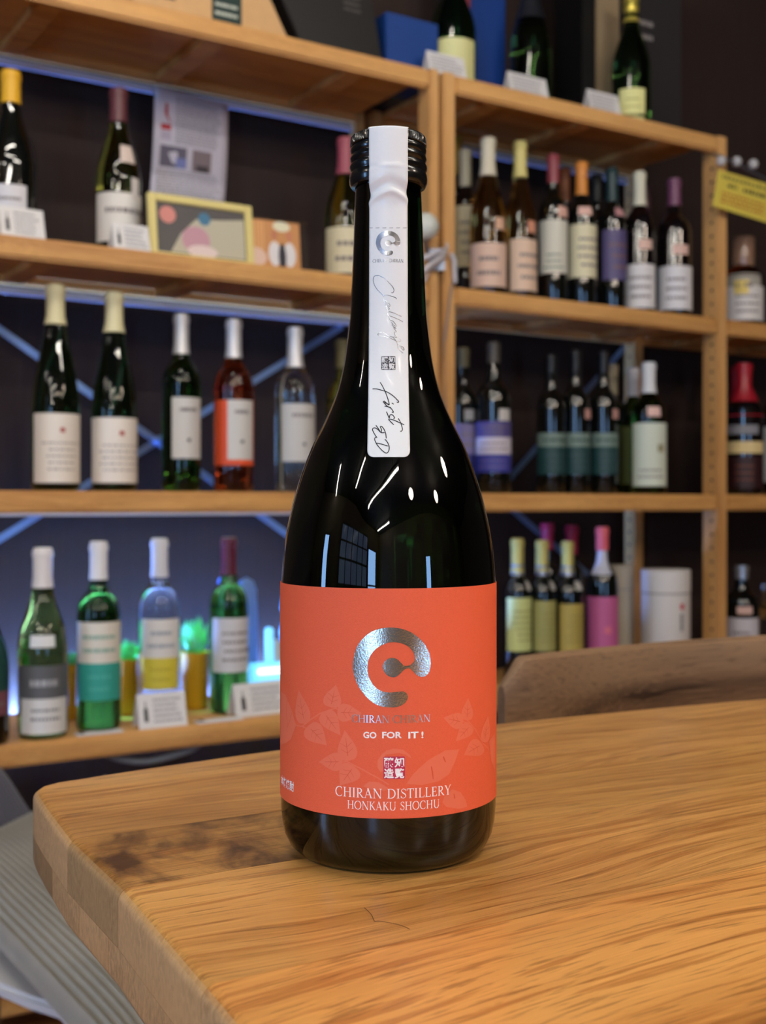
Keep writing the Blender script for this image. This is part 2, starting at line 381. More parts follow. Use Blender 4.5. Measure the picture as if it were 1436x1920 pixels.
def board(parent, s0, s1, ztop, b0=0.0, b1=.30, battens=True, strip=True):
    """an open pine shelf: front and back rail, thin board, cross battens, pale metal strip at the rear"""
    def q(name, sa, sb_, ba, bb_, za, zb, m, par, bev=.0025):
        vs = [P(s, b, z) for z in (za, zb) for b in (ba, bb_) for s in (sa, sb_)]
        bm = bmesh.new(); v = [bm.verts.new(x) for x in vs]
        for f in ((0, 2, 3, 1), (4, 5, 7, 6), (0, 1, 5, 4), (2, 6, 7, 3), (0, 4, 6, 2), (1, 3, 7, 5)): bm.faces.new([v[i] for i in f])
        if bev: bmesh.ops.bevel(bm, geom=bm.edges[:], offset=bev, segments=2, affect='EDGES')
        return from_bm(name, bm, m, par)
    top = q('shelf_board', s0, s1, b0+.022, b1-.022, ztop-.014, ztop-.0005, M['pine_s'], parent, .001)
    q('front_rail', s0, s1, b0, b0+.0215, ztop-RAIL, ztop, M['pine_s'], top, .005)
    q('rear_rail', s0, s1, b1-.0215, b1, ztop-RAIL+.008, ztop, M['pine_s'], top, .003)
    if battens:
        n = 3
        for i in range(n):
            c = s0+(s1-s0)*(i+.5)/n
            q('batten', c-.02, c+.02, b0+.0225, b1-.0225, ztop-.03, ztop-.0145, M['pine_s'], top, .001)
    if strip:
        q('rail_glow_strip', s0, s1, b1+.002, b1+.006, ztop-RAIL-.008, ztop-RAIL+.006, M['rail_glow_paint'], top, 0)
    return top
SA0, SA1 = -.93, -.034          # left unit between its posts
left_unit = thing('shelf_unit', 'left honey-coloured pine shelf unit with four visible boards', 'shelf', P(SA0, 0, ZF), 0, 'pine shelf units')
mid_unit = thing('shelf_unit', 'pine shelf unit right of the tall bottle, with seven wines on its upper board', 'shelf', P(0, 0, ZF), 0, 'pine shelf units')
far_unit = thing('shelf_unit', 'pine shelf unit cut off by the right edge of the photo', 'shelf', P(.9, 0, ZF), 0, 'pine shelf units')
def rebase(unit):
    for o in list(unit.children): o.matrix_parent_inverse = Matrix.Translation(-unit.location)
PT = 1.002
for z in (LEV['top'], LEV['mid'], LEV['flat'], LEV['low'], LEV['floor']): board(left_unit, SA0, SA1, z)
for s0, s1 in ((-.96, -.931), (-.033, -.0115)):
    for b0, b1 in ((0, .044), (.285, .316)): shelf_post(left_unit, s0, s1, b0, b1, ZF, PT)
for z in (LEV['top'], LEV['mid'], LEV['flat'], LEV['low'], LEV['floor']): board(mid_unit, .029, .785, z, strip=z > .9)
for s0, s1 in ((0, .028), (.786, .8155)):
    for b0, b1 in ((0, .05), (.276, .316)): shelf_post(mid_unit, s0, s1, b0, b1, ZF, PT, holes=s0 > .5)
for z in (LEV['mid'], LEV['flat'], LEV['low'], LEV['floor']): board(far_unit, .8165, 1.55, z, strip=False)
for s0, s1 in ((1.551, 1.58),):
    for b0, b1 in ((0, .05), (.276, .316)): shelf_post(far_unit, s0, s1, b0, b1, ZF, .8)
for u in (left_unit, mid_unit, far_unit): rebase(u)
# galvanised cross braces behind the shelves
def back(px, py, b=.3225):
    s = s_at(px, b); p = P(s, b); return P(s, b, z_at(py, p.y))
nrm = Vector((-UY, UX, 0))
def brace(parent, a, c, off):
    o = bar('brace_strip', a+nrm*off, c+nrm*off, .014, .0016, M['brace'], parent, nrm)
    return o
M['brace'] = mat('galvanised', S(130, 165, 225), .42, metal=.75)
br = thing('cross_brace', 'blue-lit steel cross brace behind the left shelves', 'brace', P(-.5, .318, -.3))
brace(br, back(-60, 575), back(560, 1017), 0); brace(br, back(-60, 1047), back(640, 612), -.003)
hub = back(293, 825); d = Vector((UY, -UX, 0))
o = lathe('hub', [(.009, 0), (.009, .005), (.006, .007), (.001, .007)], M['brace'], br, 16); o.rotation_euler = (math.pi/2, 0, RZ); o.location = hub-nrm*.004
br2 = thing('cross_brace', 'dim steel cross brace behind the right shelves', 'brace', P(.4, .318, -.3))
brace(br2, back(952, 948), back(1240, 1195), 0); brace(br2, back(930, 925), back(1205, 610), -.003)
for u in (br, br2):
    for o in u.children: o.matrix_parent_inverse = Matrix.Translation(-u.location)
# ------------------------------------------------------------------ bottles of the background
def prof_of(kind, H, R):
    n = max(.0125, R*.36)
    T = {
     'bordeaux': [(0, .0), (.80, 0), (.93, .008), (1, .03), (1, .56), (.995, .60), (.96, .645), (.86, .685), (.66, .72), (.48, .75), (.40, .785), ('n', .83), ('n', .955), ('l', .957), ('l', .985), ('n', .988), ('n', 1.0)],
     'burgundy': [(0, .0), (.80, 0), (.93, .008), (1, .03), (1, .44), (.985, .49), (.93, .545), (.83, .60), (.70, .65), (.57, .70), (.47, .745), (.41, .79), ('n', .84), ('n', .955), ('l', .957), ('l', .985), ('n', .988), ('n', 1.0)],
     'flute': [(0, .0), (.82, 0), (.94, .006), (1, .02), (1, .37), (.99, .42), (.95, .48), (.87, .545), (.76, .61), (.66, .67), (.56, .73), (.48, .79), ('n', .86), ('n', .955), ('l', .957), ('l', .985), ('n', .988), ('n', 1.0)],
     'sparkling': [(0, .0), (.82, 0), (.94, .008), (1, .03), (1, .42), (.97, .49), (.90, .55), (.78, .61), (.64, .67), (.52, .72), (.44, .77), (.39, .82), ('n', .88), ('n', .93), ('l', .935), ('l', .965), ('n', .97), ('n', 1.0)],
     'spirit': [(0, .0), (.86, 0), (.96, .008), (1, .025), (1, .60), (.97, .645), (.86, .69), (.66, .725), (.46, .745), ('n', .77), ('n', .93), ('l', .935), ('l', .98), ('n', .985), ('n', 1.0)],
     'squat': [(0, .0), (.9, 0), (.98, .01), (1, .03), (1, .5), (.97, .56), (.85, .62), (.6, .67), (.42, .70), ('n', .73), ('n', .9), ('l', .91), ('l', .97), ('n', .98), ('n', 1.0)],
    }[kind]
    out = []
    for r, z in T:
        rr = n if r == 'n' else n*1.12 if r == 'l' else max(r*R, .0004)
        if not isinstance(r, str) and z > .6: rr = max(rr, n)
        out.append((rr, z*H))
    sm = []
    for a in catmull(out[3:-6], 3): sm.append((a[0], a[1]))
    return out[:3]+sm+out[-6:]
def r_at(prof, z): return interp([(p[1], p[0]) for p in prof[1:]], z)
def patch(name, prof, z0, z1, a0, a1, m, parent, eps=.0005, n=18, nz=6, th=.0003):
    """thin paper wrapped on a turned surface"""
    vs, fs = [], []
    for k in range(2):
        for j in range(nz+1):
            z = z0+(z1-z0)*j/nz; r = r_at(prof, z)+eps-(th if k == 0 else 0)
            for i in range(n+1):
                a = a0+(a1-a0)*i/n; vs.append((r*math.cos(a), r*math.sin(a), z))
    w = n+1; o = (nz+1)*w
    for j in range(nz):
        for i in range(n):
            fs.append((o+j*w+i, o+j*w+i+1, o+(j+1)*w+i+1, o+(j+1)*w+i)); fs.append((j*w+i, (j+1)*w+i, (j+1)*w+i+1, j*w+i+1))
    for i in range(n):
        fs.append((i, i+1, o+i+1, o+i)); fs.append((nz*w+i, o+nz*w+i, o+nz*w+i+1, nz*w+i+1))
    for j in range(nz):
        fs.append((j*w, o+j*w, o+(j+1)*w, (j+1)*w)); fs.append((j*w+n, (j+1)*w+n, o+(j+1)*w+n, o+j*w+n))
    return mesh(name, vs, fs, m, parent, True, 40)
def lines(prof, z0, z1, a0, a1, rows, m, parent, eps=.0012, hfrac=.3, seed=1):
    """rows of illegible small print"""
    rd = random.Random(seed); vs, fs = [], []
    dz = (z1-z0)/max(rows, 1)
    for k in range(rows):
        zc = z1-dz*(k+.5); mid = (a0+a1)/2; hw = (a1-a0)/2*rd.uniform(.55, .95); a = mid-hw
        while a < mid+hw:
            w = rd.uniform(.05, .16)*(a1-a0)/1.2; b_ = min(a+w, mid+hw); r = r_at(prof, zc)+eps; i = len(vs)
            for aa, zz in ((a, zc-dz*hfrac/2), (b_, zc-dz*hfrac/2), (b_, zc+dz*hfrac/2), (a, zc+dz*hfrac/2)): vs.append((r*math.cos(aa), r*math.sin(aa), zz))
            fs.append((i, i+1, i+2, i+3)); a = b_+.03*(a1-a0)
    return mesh('lettering', vs, fs, m, parent)
NAMES = set()
def bottle(px, b, lev, ytop, wpx, kind, gl, label, group, cap=None, labels=(), stickers=(), cat='bottle', name='wine_bottle', wax=None, extra=None):
    """px: column of the axis, b: set-back on the shelf, ytop: row of the top, wpx: width in px.
    cap=(row, colour, rough), labels=[(row0,row1,left px,colour,opts)]"""
    s = s_at(px, b); zb = LEV[lev]; p = P(s, b, zb+.0006); Y = p.y
    Hh = z_at(ytop, Y)-zb; R = wpx/2*Y/F
    prof = prof_of(kind, Hh, R)
    t = thing(name, label, cat, p, 0, group)
    lathe('glass_body', prof, gl, t, 36)
    ac = math.atan2(-p.y, -p.x)                   # towards the viewer
    an = math.atan2(-UX, UY)                      # towards the shop
    phin = (an-ac+math.pi) % (2*math.pi)-math.pi
    zz = lambda y, r=R: z_at(y, Y-r)-zb
    if cap:
        z0 = z_at(cap[0], Y)-zb
        pr = [(r_at(prof, z)+.0011, z) for z in [z0+(Hh*.955-z0)*k/3 for k in range(4)]]
        nr = pr[-1][0]
        pr += [(nr+.0014, Hh*.957), (nr+.0014, Hh*.985), (nr, Hh*.99), (nr, Hh+.001), (nr*.8, Hh+.0022), (.0003, Hh+.0022)]
        lathe('capsule', pr, pm(cap[1], cap[2] if len(cap) > 2 else .35, **(cap[3] if len(cap) > 3 else {})), t, 28)
    for k, L_ in enumerate(labels):
        y0, y1, lx, col = L_[:4]; o = L_[4] if len(L_) > 4 else {}
        al = math.asin(max(-.999, min(.999, (lx-px)/(wpx/2))))
        half = phin-al
        if 'right' in o: 
            ar = math.asin(max(-.999, min(.999, (o['right']-px)/(wpx/2)))); a0, a1 = ac+al, ac+ar
        else: a0, a1 = an-half, an+half
        z1, z0 = zz(y0), zz(y1)
        lb = patch(o.get('name', 'label'), prof, z0, z1, a0, a1, pm(col, o.get('rough', .5)), t, eps=.0006+.0004*k)
        if o.get('rows'):
            lines(prof, z0+(z1-z0)*o.get('r0', .15), z0+(z1-z0)*o.get('r1', .8), a0+(a1-a0)*.15, a0+(a1-a0)*.85, o['rows'], pm(o.get('ink', (120, 110, 110)), .6), lb, eps=.0012+.0004*k, seed=k+int(px))
        if o.get('spot'):
            fz, fa, rad, sc_ = o['spot']; aa = a0+(a1-a0)*fa; z_ = z0+(z1-z0)*fz; da = rad/R
            patch('emblem', prof, z_-rad, z_+rad, aa-da, aa+da, pm(sc_, .5), lb, eps=.0014+.0004*k, n=4, nz=3)
    for (sx, sy, w, h_, col) in stickers:
        z_ = zz(sy); rr = r_at(prof, z_); a = ac+math.asin(max(-.98, min(.98, (sx-px)*Y/F/rr))); dz = h_/2*Y/F; da = w/2*Y/F/rr
        patch('neck_sticker', prof, z_-dz, z_+dz, a-da, a+da, pm(col, .5), t, eps=.0012, n=6, nz=4)
    if extra: extra(t, prof, Hh, R)
    return t
DARK = mat('dark_glass', S(10, 13, 10), .04, coat=.6)
DARKR = mat('dark_wine_glass', S(14, 8, 9), .04, coat=.6)
GREEN = glass((.035, .13, .015)); OLIVE = glass((.20, .22, .04)); CLEAR = glass((.93, .95, .95)); ROSE = glass((.80, .12, .03)); AMBER = glass((.85, .48, .13)); GDARK = glass((.05, .12, .03)); WHISKY = glass((.5, .12, .02))
MIDG = glass((.10, .30, .03))
WH = (226, 222, 214); WH2 = (214, 212, 214); CR = (216, 206, 170)

G1 = 'wines on the left middle shelf'
bottle(20, .12, 'mid', 137, 94, 'burgundy', DARK, 'dark wine bottle with bright yellow capsule at the left edge', G1, cap=(197, (226, 172, 40), .45), labels=[(345, 432, -14, WH2, {'rows': 3, 'right': 48})])
bottle(222, .13, 'mid', 170, 84, 'burgundy', OLIVE, 'olive wine bottle with plum capsule and white label beside the hanging paper', G1, cap=(232, (92, 48, 54), .45), labels=[(360, 452, 183, WH, {'rows': 2})], stickers=[(238, 285, 26, 34, (214, 196, 184)), (252, 350, 18, 40, (214, 206, 200))])
bottle(648, .12, 'mid', 262, 80, 'burgundy', OLIVE, 'wine bottle with pink capsule half hidden behind the tall bottle neck', G1, cap=(330, (150, 70, 84), .45), labels=[(425, 512, 612, CR, {'rows': 2})])
G2 = 'wines on the left shelf at eye level'
for px, yt, yc, lx, ly, lab in ((104, 537, 610, 66, 775, 'slender green wine bottle with cream cap and red crest label, leftmost of its row'), (214, 551, 625, 174, 783, 'slender green wine bottle with cream cap, second from the left of its row')):
    bottle(px, .07, 'flat', yt, 88 if px < 150 else 84, 'flute', GDARK, lab, G2, cap=(yc, (222, 214, 168), .5), labels=[(ly, 906, lx, (232, 222, 208), {'rows': 5, 'r1': .62, 'spot': (.76, .5, .004, (170, 70, 60)), 'ink': (170, 160, 150)})])
bottle(340, .09, 'flat', 592, 72, 'bordeaux', GREEN, 'green wine bottle with silver capsule and grey label beside the steel brace', G2, cap=(665, (205, 205, 205), .3, {'metal': .3}), labels=[(745, 860, 323, (206, 203, 196), {'rows': 1, 'r0': .7, 'r1': .9, 'spot': (.3, .5, .003, (40, 40, 40))})])
bottle(438, .09, 'flat', 602, 74, 'bordeaux', ROSE, 'orange-red rose wine bottle with silver capsule and white label', G2, cap=(672, (205, 205, 208), .3, {'metal': .3}), labels=[(750, 873, 404, (222, 84, 44), {'right': 474, 'name': 'back_label'}), (750, 862, 427, (206, 203, 196), {'rows': 1, 'r0': .7, 'r1': .9, 'spot': (.3, .5, .003, (40, 40, 40))})])
bottle(553, .09, 'flat', 617, 74, 'bordeaux', CLEAR, 'clear wine bottle with silver capsule and grey label beside the tall bottle', G2, cap=(690, (205, 205, 208), .3, {'metal': .3}), labels=[(757, 866, 529, (196, 194, 188), {'rows': 1, 'r0': .7, 'r1': .9, 'spot': (.3, .5, .003, (60, 60, 60))})])
bottle(642, .18, 'flat', 640, 66, 'bordeaux', OLIVE, 'dim olive wine bottle mostly hidden behind the shoulder of the tall bottle', G2, cap=(690, (110, 100, 60), .5))
G3 = 'wines on the lowest left shelf'
bottle(-24, .035, 'low', 1090, 80, 'burgundy', DARK, 'dark bottle cut off by the left edge of the lowest visible shelf', G3, labels=[(1195, 1300, -60, (24, 66, 62), {'right': 14}), (1300, 1345, -58, (120, 70, 80), {'right': 14, 'rows': 1})])
bottle(80, .05, 'low', 1030, 92, 'burgundy', OLIVE, 'olive burgundy-shaped wine bottle with grey and white label and white cap', G3, cap=(1102, (226, 222, 222), .5), labels=[(1250, 1312, 38, (92, 92, 94), {'right': 124, 'rows': 1, 'ink': (170, 170, 172)}), (1312, 1378, 43, (222, 220, 216), {'right': 122, 'rows': 2, 'r0': .3, 'ink': (120, 120, 120)})], stickers=[(80, 1204, 44, 22, (222, 220, 216))])
bottle(185, .055, 'low', 1018, 82, 'bordeaux', GREEN, 'green wine bottle with white cap and white over teal label', G3, cap=(1087, (224, 222, 222), .5), labels=[(1168, 1245, 147, (224, 216, 200), {'right': 224, 'rows': 2, 'ink': (130, 170, 150)}), (1245, 1315, 149, (52, 158, 142), {'right': 222, 'rows': 2, 'ink': (80, 180, 165)})])
bottle(299, .095, 'low', 1012, 78, 'bordeaux', CLEAR, 'clear wine bottle with white cap and white over yellow label', G3, cap=(1082, (222, 222, 226), .5), labels=[(1162, 1235, 268, (224, 220, 214), {'right': 334, 'rows': 2, 'ink': (150, 160, 170)}), (1235, 1294, 270, (214, 198, 66), {'right': 332, 'rows': 2, 'ink': (190, 170, 50)})])
bottle(429, .10, 'low', 1010, 72, 'bordeaux', MIDG, 'bright green wine bottle with burgundy capsule and pale label', G3, cap=(1078, (88, 24, 44), .35), labels=[(1160, 1262, 400, (206, 204, 204), {'rows': 4, 'spot': (.4, .8, .005, (130, 90, 80))})])
G4 = 'wines on the right middle shelf'
bottle(855, .225, 'mid', 258, 44, 'bordeaux', DARKR, 'dark wine bottle with mustard capsule tucked behind the double pine post', G4, cap=(330, (150, 130, 50), .5), labels=[(402, 500, 840, (210, 190, 140), {})])
bottle(872, .158, 'mid', 285, 46, 'bordeaux', DARKR, 'wine bottle with pale capsule and cream label just right of the double post', G4, cap=(352, (190, 186, 160), .5), labels=[(385, 500, 853, (204, 196, 160), {'rows': 4, 'right': 894})])
bottle(915, .09, 'mid', 262, 70, 'burgundy', AMBER, 'golden rose wine bottle with cream capsule and pink-white label', G4, cap=(332, (216, 210, 186), .5), labels=[(455, 537, 883, (222, 190, 170), {'rows': 2, 'right': 948})], stickers=[(937, 418, 20, 22, (222, 180, 150))])
bottle(975, .09, 'mid', 268, 62, 'burgundy', AMBER, 'golden wine bottle with pale yellow capsule and narrow pink label', G4, cap=(335, (216, 206, 130), .5), labels=[(448, 545, 957, (226, 196, 170), {'rows': 3})], stickers=[(997, 424, 18, 22, (214, 150, 120))])
bottle(1037, .09, 'mid', 293, 54, 'bordeaux', DARK, 'dark wine bottle with red-pink capsule and white and green label', G4, cap=(345, (140, 62, 72), .4), labels=[(412, 512, 1012, (214, 212, 196), {'rows': 3, 'right': 1063, 'r0': .05, 'r1': .4, 'ink': (70, 110, 90)})], stickers=[(1056, 396, 24, 20, (224, 178, 160))])
bottle(1090, .09, 'mid', 307, 56, 'bordeaux', DARK, 'dark wine bottle with orange capsule and cream label', G4, cap=(368, (216, 140, 60), .45), labels=[(420, 520, 1067, (222, 216, 180), {'rows': 4})], stickers=[(1097, 395, 26, 16, (230, 186, 170))])
bottle(1147, .09, 'mid', 318, 54, 'bordeaux', DARK, 'dark wine bottle with deep teal capsule and violet label', G4, cap=(380, (20, 52, 56), .4), labels=[(430, 525, 1130, (86, 78, 120), {'rows': 3, 'ink': (120, 90, 90)})], stickers=[(1162, 396, 20, 16, (190, 140, 140))])
bottle(1199, .08, 'mid', 325, 58, 'bordeaux', DARKR, 'dark red wine bottle with pale capsule and white label', G4, cap=(388, (216, 214, 190), .5), labels=[(495, 577, 1172, (222, 220, 218), {'rows': 3, 'right': 1227})], stickers=[(1210, 458, 26, 18, (226, 188, 170))])
bottle(1264, .07, 'mid', 338, 64, 'bordeaux', DARKR, 'dark red wine bottle with mauve capsule and white label beside the right post', G4, cap=(388, (110, 62, 92), .4), labels=[(498, 580, 1234, (222, 220, 220), {'rows': 3, 'right': 1296})], stickers=[(1276, 468, 30, 18, (226, 186, 170))])
G4b = 'dim wines in the back row of the right middle shelf'
for px, c, lab in ((1058, (120, 66, 30), 'dim wine bottle with brown capsule in the back row, left'), (1118, (20, 24, 20), 'dim black wine bottle in the back row between orange and teal capsules'), (1210, (60, 30, 44), 'dim wine bottle in the back row between pale and mauve capsules')):
    bottle(px, .21, 'mid', 318 if px < 1100 else 330 if px < 1200 else 350, 44, 'bordeaux', DARKR, lab, G4b, cap=(380 if px < 1200 else 400, c, .5))
G5 = 'bottles on the right shelf at eye level'
bottle(868, .128, 'flat', 655, 50, 'bordeaux', DARK, 'dark bottle with dim blue label beside the double post', G5, cap=(690, (90, 84, 60), .3), labels=[(795, 852, 846, (120, 112, 150), {'rows': 2}), (852, 900, 846, (40, 42, 100), {'name': 'lower_label'})], stickers=[(880, 778, 20, 20, (150, 150, 150))])
bottle(925, .08, 'flat', 645, 66, 'bordeaux', DARK, 'dark bottle with blue, white and purple label', G5, cap=(682, (70, 66, 60), .25), labels=[(790, 820, 893, (82, 74, 130), {'rows': 2, 'right': 957}), (820, 852, 893, (204, 196, 204), {'rows': 2, 'right': 957}), (852, 886, 893, (56, 58, 140), {'name': 'lower_label', 'right': 957, 'rows': 2, 'ink': (110, 100, 150)})], stickers=[(946, 778, 24, 22, (196, 192, 186))])
for px, yt, lab in ((1033, 668, 'dark bottle with teal label, left of three alike'), (1079, 660, 'dark bottle with teal label, middle of three alike'), (1131, 662, 'dark bottle with teal label, right of three alike')):
    bottle(px, .09, 'flat', yt, 54, 'bordeaux', DARK, lab, G5, cap=(700, (26, 28, 30), .2), labels=[(812, 838, px-25, (110, 130, 120), {'rows': 1, 'ink': (40, 70, 66)}), (838, 890, px-25, (26, 62, 62), {'name': 'lower_label', 'rows': 3, 'ink': (60, 80, 84)})], stickers=[(px+24, 776, 22, 18, (196, 150, 140))] if px > 1050 else ())
bottle(1148, .222, 'flat', 685, 42, 'bordeaux', GREEN, 'green bottle with cream cap in the back row', G5, cap=(742, (176, 168, 140), .5), labels=[(800, 905, 1132, (96, 104, 60), {})])
bottle(1187, .15, 'flat', 692, 50, 'bordeaux', GREEN, 'green bottle with white cap half hidden behind the pale label bottle', G5, cap=(744, (196, 196, 200), .5), labels=[(800, 908, 1160, (96, 104, 50), {})])
bottle(1216, .07, 'flat', 682, 66, 'bordeaux', GREEN, 'green bottle with white cap and large pale label with brown print', G5, cap=(738, (214, 216, 216), .5), labels=[(793, 912, 1187, (208, 216, 196), {'right': 1248, 'rows': 2, 'r0': .1, 'r1': .3, 'spot': (.6, .75, .009, (150, 146, 110))})], stickers=[(1226, 772, 24, 18, (224, 184, 170))])
G6 = 'bottles on the lowest right shelf'
GOLDG = (196, 188, 110)
def sil_neck(t, prof, Hh, R):
    lathe('metal_collar', [(r_at(prof, z)+.0014, z) for z in (Hh*.76, Hh*.80, Hh*.83)], M['steel'], t, 20, caps=False)
for px, yt, lx, c, lab in ((970, 1012, 951, (196, 204, 130), 'black bottle with gold foil neck and yellow-green label, leftmost of its row'), (1016, 1015, 1001, (158, 154, 90), 'black bottle with gold foil neck and olive label, second of its row'), (1064, 1017, 1050, (176, 156, 76), 'black bottle with gold foil neck and brass label, third of its row')):
    bottle(px, .07, 'low', yt, 58 if px > 1050 else 52, 'bordeaux', DARK, lab, G6, cap=(1078, (206, 192, 110), .3, {'metal': .4}), labels=[(1122+(px-970)*.12, 1222, lx, c, {'rows': 6, 'ink': (140, 130, 70)})], stickers=[(px+22, 1100, 24, 16, (190, 186, 176))], extra=sil_neck)
bottle(1026, .19, 'low', 983, 44, 'spirit', DARK, 'bottle with crimson and pink cap behind the gold necked bottles, left', G6, cap=(1030, (170, 40, 80), .4), name='spirit_bottle')
bottle(1072, .19, 'low', 987, 44, 'spirit', DARK, 'bottle with crimson and pink cap behind the gold necked bottles, right', G6, cap=(1040, (176, 44, 84), .4), name='spirit_bottle')
bottle(1129, .07, 'low', 990, 60, 'bordeaux', DARK, 'black bottle with salmon cap and pink-violet painted label', G6, cap=(1032, (216, 96, 104), .35), labels=[(1120, 1245, 1101, (186, 92, 138), {'right': 1158, 'spot': (.5, .62, .008, (214, 110, 130))})], stickers=[(1128, 1056, 22, 44, (180, 180, 190))])
G7 = 'bottles in the right-hand shelf unit'
bottle(1392, .09, 'mid', 447, 74, 'squat', WHISKY, 'amber spirit bottle with wide clear stopper and white label', G7, labels=[(512, 555, 1360, (170, 164, 150), {'right': 1424, 'rows': 1}), (535, 600, 1362, (224, 220, 214), {'right': 1430, 'rows': 3})], name='spirit_bottle', stickers=[(1390, 538, 26, 26, (232, 206, 110))],
       extra=lambda t, pr, Hh, R: lathe('stopper', [(.018, Hh*.68), (.028, Hh*.685), (.029, Hh*.70), (.029, Hh*.99), (.028, Hh*1.0), (.0005, Hh*1.0)], mat('stopper_wood', S(150, 116, 92), .3, coat=.6), t, 24))
bottle(1394, .06, 'flat', 684, 74, 'spirit', DARKR, 'squat dark bottle with red wax cap and cream stripe label', G7, cap=(782, (160, 26, 40), .3), labels=[(797, 814, 1364, (130, 130, 134), {'right': 1420}), (828, 850, 1360, (224, 200, 140), {'right': 1428, 'name': 'stripe'}), (856, 915, 1362, (44, 12, 14), {'right': 1428, 'rows': 3, 'ink': (110, 60, 40)})], name='spirit_bottle')
bottle(1380, .17, 'flat', 690, 50, 'spirit', DARKR, 'second dark bottle with red wax cap, behind the stripe label bottle', G7, cap=(780, (130, 20, 34), .3), name='spirit_bottle')
bottle(1452, .07, 'flat', 700, 60, 'spirit', DARK, 'dark bottle with pale label at the right edge, level with the red wax caps', G7, cap=(750, (40, 40, 44), .3), labels=[(800, 905, 1424, (170, 176, 170), {})], name='spirit_bottle')
bottle(1390, .05, 'low', 1062, 66, 'bordeaux', DARK, 'small dark bottle with silver cap and pale label above the chair back', G7, cap=(1086, (180, 182, 186), .25, {'metal': .7}), labels=[(1160, 1250, 1360, (200, 194, 196), {'right': 1420, 'rows': 3})], stickers=[(1396, 1145, 28, 14, (214, 176, 160))])
bottle(1440, .07, 'low', 1095, 60, 'squat', glass((.7, .75, .8)), 'grey glass jug-shaped bottle at the right edge of the lowest shelf', G7, name='glass_bottle')
G8 = 'bottles on top of the shelves'
bottle(848, .09, 'top', -75, 88, 'sparkling', GREEN, 'green sparkling wine bottle standing above the double post', G8, cap=(-15, (60, 70, 40), .4), labels=[(70, 150, 812, (216, 214, 150), {'right': 888})], name='sparkling_wine_bottle')
bottle(994, .10, 'top', -60, 76, 'sparkling', GDARK, 'black-green sparkling wine bottle between blue box and beige box', G8, cap=(42, (26, 28, 34), .4), name='sparkling_wine_bottle')
def foil(t, prof, Hh, R):
    lathe('foil_top', [(r_at(prof, Hh*.8)+.001, Hh*.80), (.0155, Hh*.86), (.0175, Hh*.93), (.018, Hh*.975), (.0165, Hh*1.0), (.011, Hh*1.012), (.0005, Hh*1.014)], mat('gold_foil', S(220, 200, 90), .3, metal=.6, bump=1, bscale=180), t, 24)
bottle(1183, .05, 'top', -2, 72, 'sparkling', GDARK, 'dark sparkling wine bottle with crinkled gold foil top and pale yellow label', G8, labels=[(165, 232, 1162, (228, 226, 150), {'right': 1208, 'rows': 3, 'ink': (190, 184, 110)})], name='sparkling_wine_bottle', extra=foil)

# ------------------------------------------------------------------ boxes, cards, frames on the shelves
def s_box(name, label, cat, px0, px1, b0, dep, lev, ytop, m, group=None, lean=0, bev=.002, dz=.0006):
    s0, s1 = s_at(px0, b0), s_at(px1, b0); zb = LEV[lev]; pm_ = P((s0+s1)/2, b0, 0)
    h = z_at(ytop, pm_.y)-zb; w = s1-s0
    t = thing(name, label, cat, P((s0+s1)/2, b0, zb+dz), RZ, group)
    t.rotation_euler = (0, lean, RZ)
    box('box_body', -w/2, w/2, 0, dep, 0, h, m, t, bev)
    return t, w, h
def dashes(name, x0, x1, z0, z1, y, rows, m, parent, seed=3, hf=.35):
    rd = random.Random(seed); vs, fs = [], []; dz = (z1-z0)/rows
    for k in range(rows):
        zc = z1-dz*(k+.5); x = x0; xe = x1-(x1-x0)*rd.uniform(0, .25)
        while x < xe:
            w = (x1-x0)*rd.uniform(.05, .16); e = min(x+w, xe); i = len(vs)
            vs += [(x, y, zc-dz*hf/2), (e, y, zc-dz*hf/2), (e, y, zc+dz*hf/2), (x, y, zc+dz*hf/2)]; fs.append((i, i+1, i+2, i+3)); x = e+(x1-x0)*.025
    return mesh(name, vs, fs, m, parent)
kraft = mat('box_wood', S(206, 164, 112), .6, vary=.12, bscale=40)
t, w, h = s_box('wooden_wine_case', 'pale wooden wine case with dark green stamp on the top left shelf', 'box', 250, 545, .035, .2, 'top', -120, kraft, dz=.0006)
for v in t.children[0].data.vertices:
    if v.co.x > 0: v.co.x -= v.co.z*.56
box('stamp', -w*.02, w*.17, -.0012, -.0002, .012, h*.6, pm((14, 44, 40), .5), t)
box('stamp', -w*.47, -w*.25, -.0012, -.0002, .03, h*.6, pm((14, 44, 40), .5), t)
dashes('lettering', w*.0, w*.15, .018, .05, -.0016, 2, pm((200, 206, 190), .5), t)
t, w, h = s_box('black_carton', 'black carton with slanting left side and faint grey print beside the wooden wine case', 'box', 566, 718, .03, .12, 'top', -170, pm((22, 20, 20), .45))
for v in t.children[0].data.vertices: v.co.x -= v.co.z*(.52 if v.co.x < 0 else .2)
dashes('lettering', w*.0, w*.22, h*.3, h*.8, -.001, 12, pm((90, 84, 80), .5), t)
t, w, h = s_box('blue_carton', 'low blue carton between black carton and sparkling bottle', 'box', 724, 822, .06, .12, 'top', 34, pm((18, 62, 132), .5))
t, w, h = s_box('blue_carton', 'tall blue carton with red stripe behind the sparkling bottle', 'box', 870, 948, .165, .1, 'top', -170, pm((16, 58, 130), .5))
box('stripe', -w/2, -w*.36, -.0012, -.0002, .0, h-.003, pm((150, 60, 60), .5), t)
t, w, h = s_box('beige_carton', 'narrow beige carton with dark side beside the gold foil bottle', 'box', 1118, 1162, .13, .1, 'top', -120, pm((150, 130, 100), .55))
t, w, h = s_box('black_carton', 'black carton left of the narrow beige carton', 'box', 1092, 1117, .12, .1, 'top', -120, pm((12, 11, 11), .5))
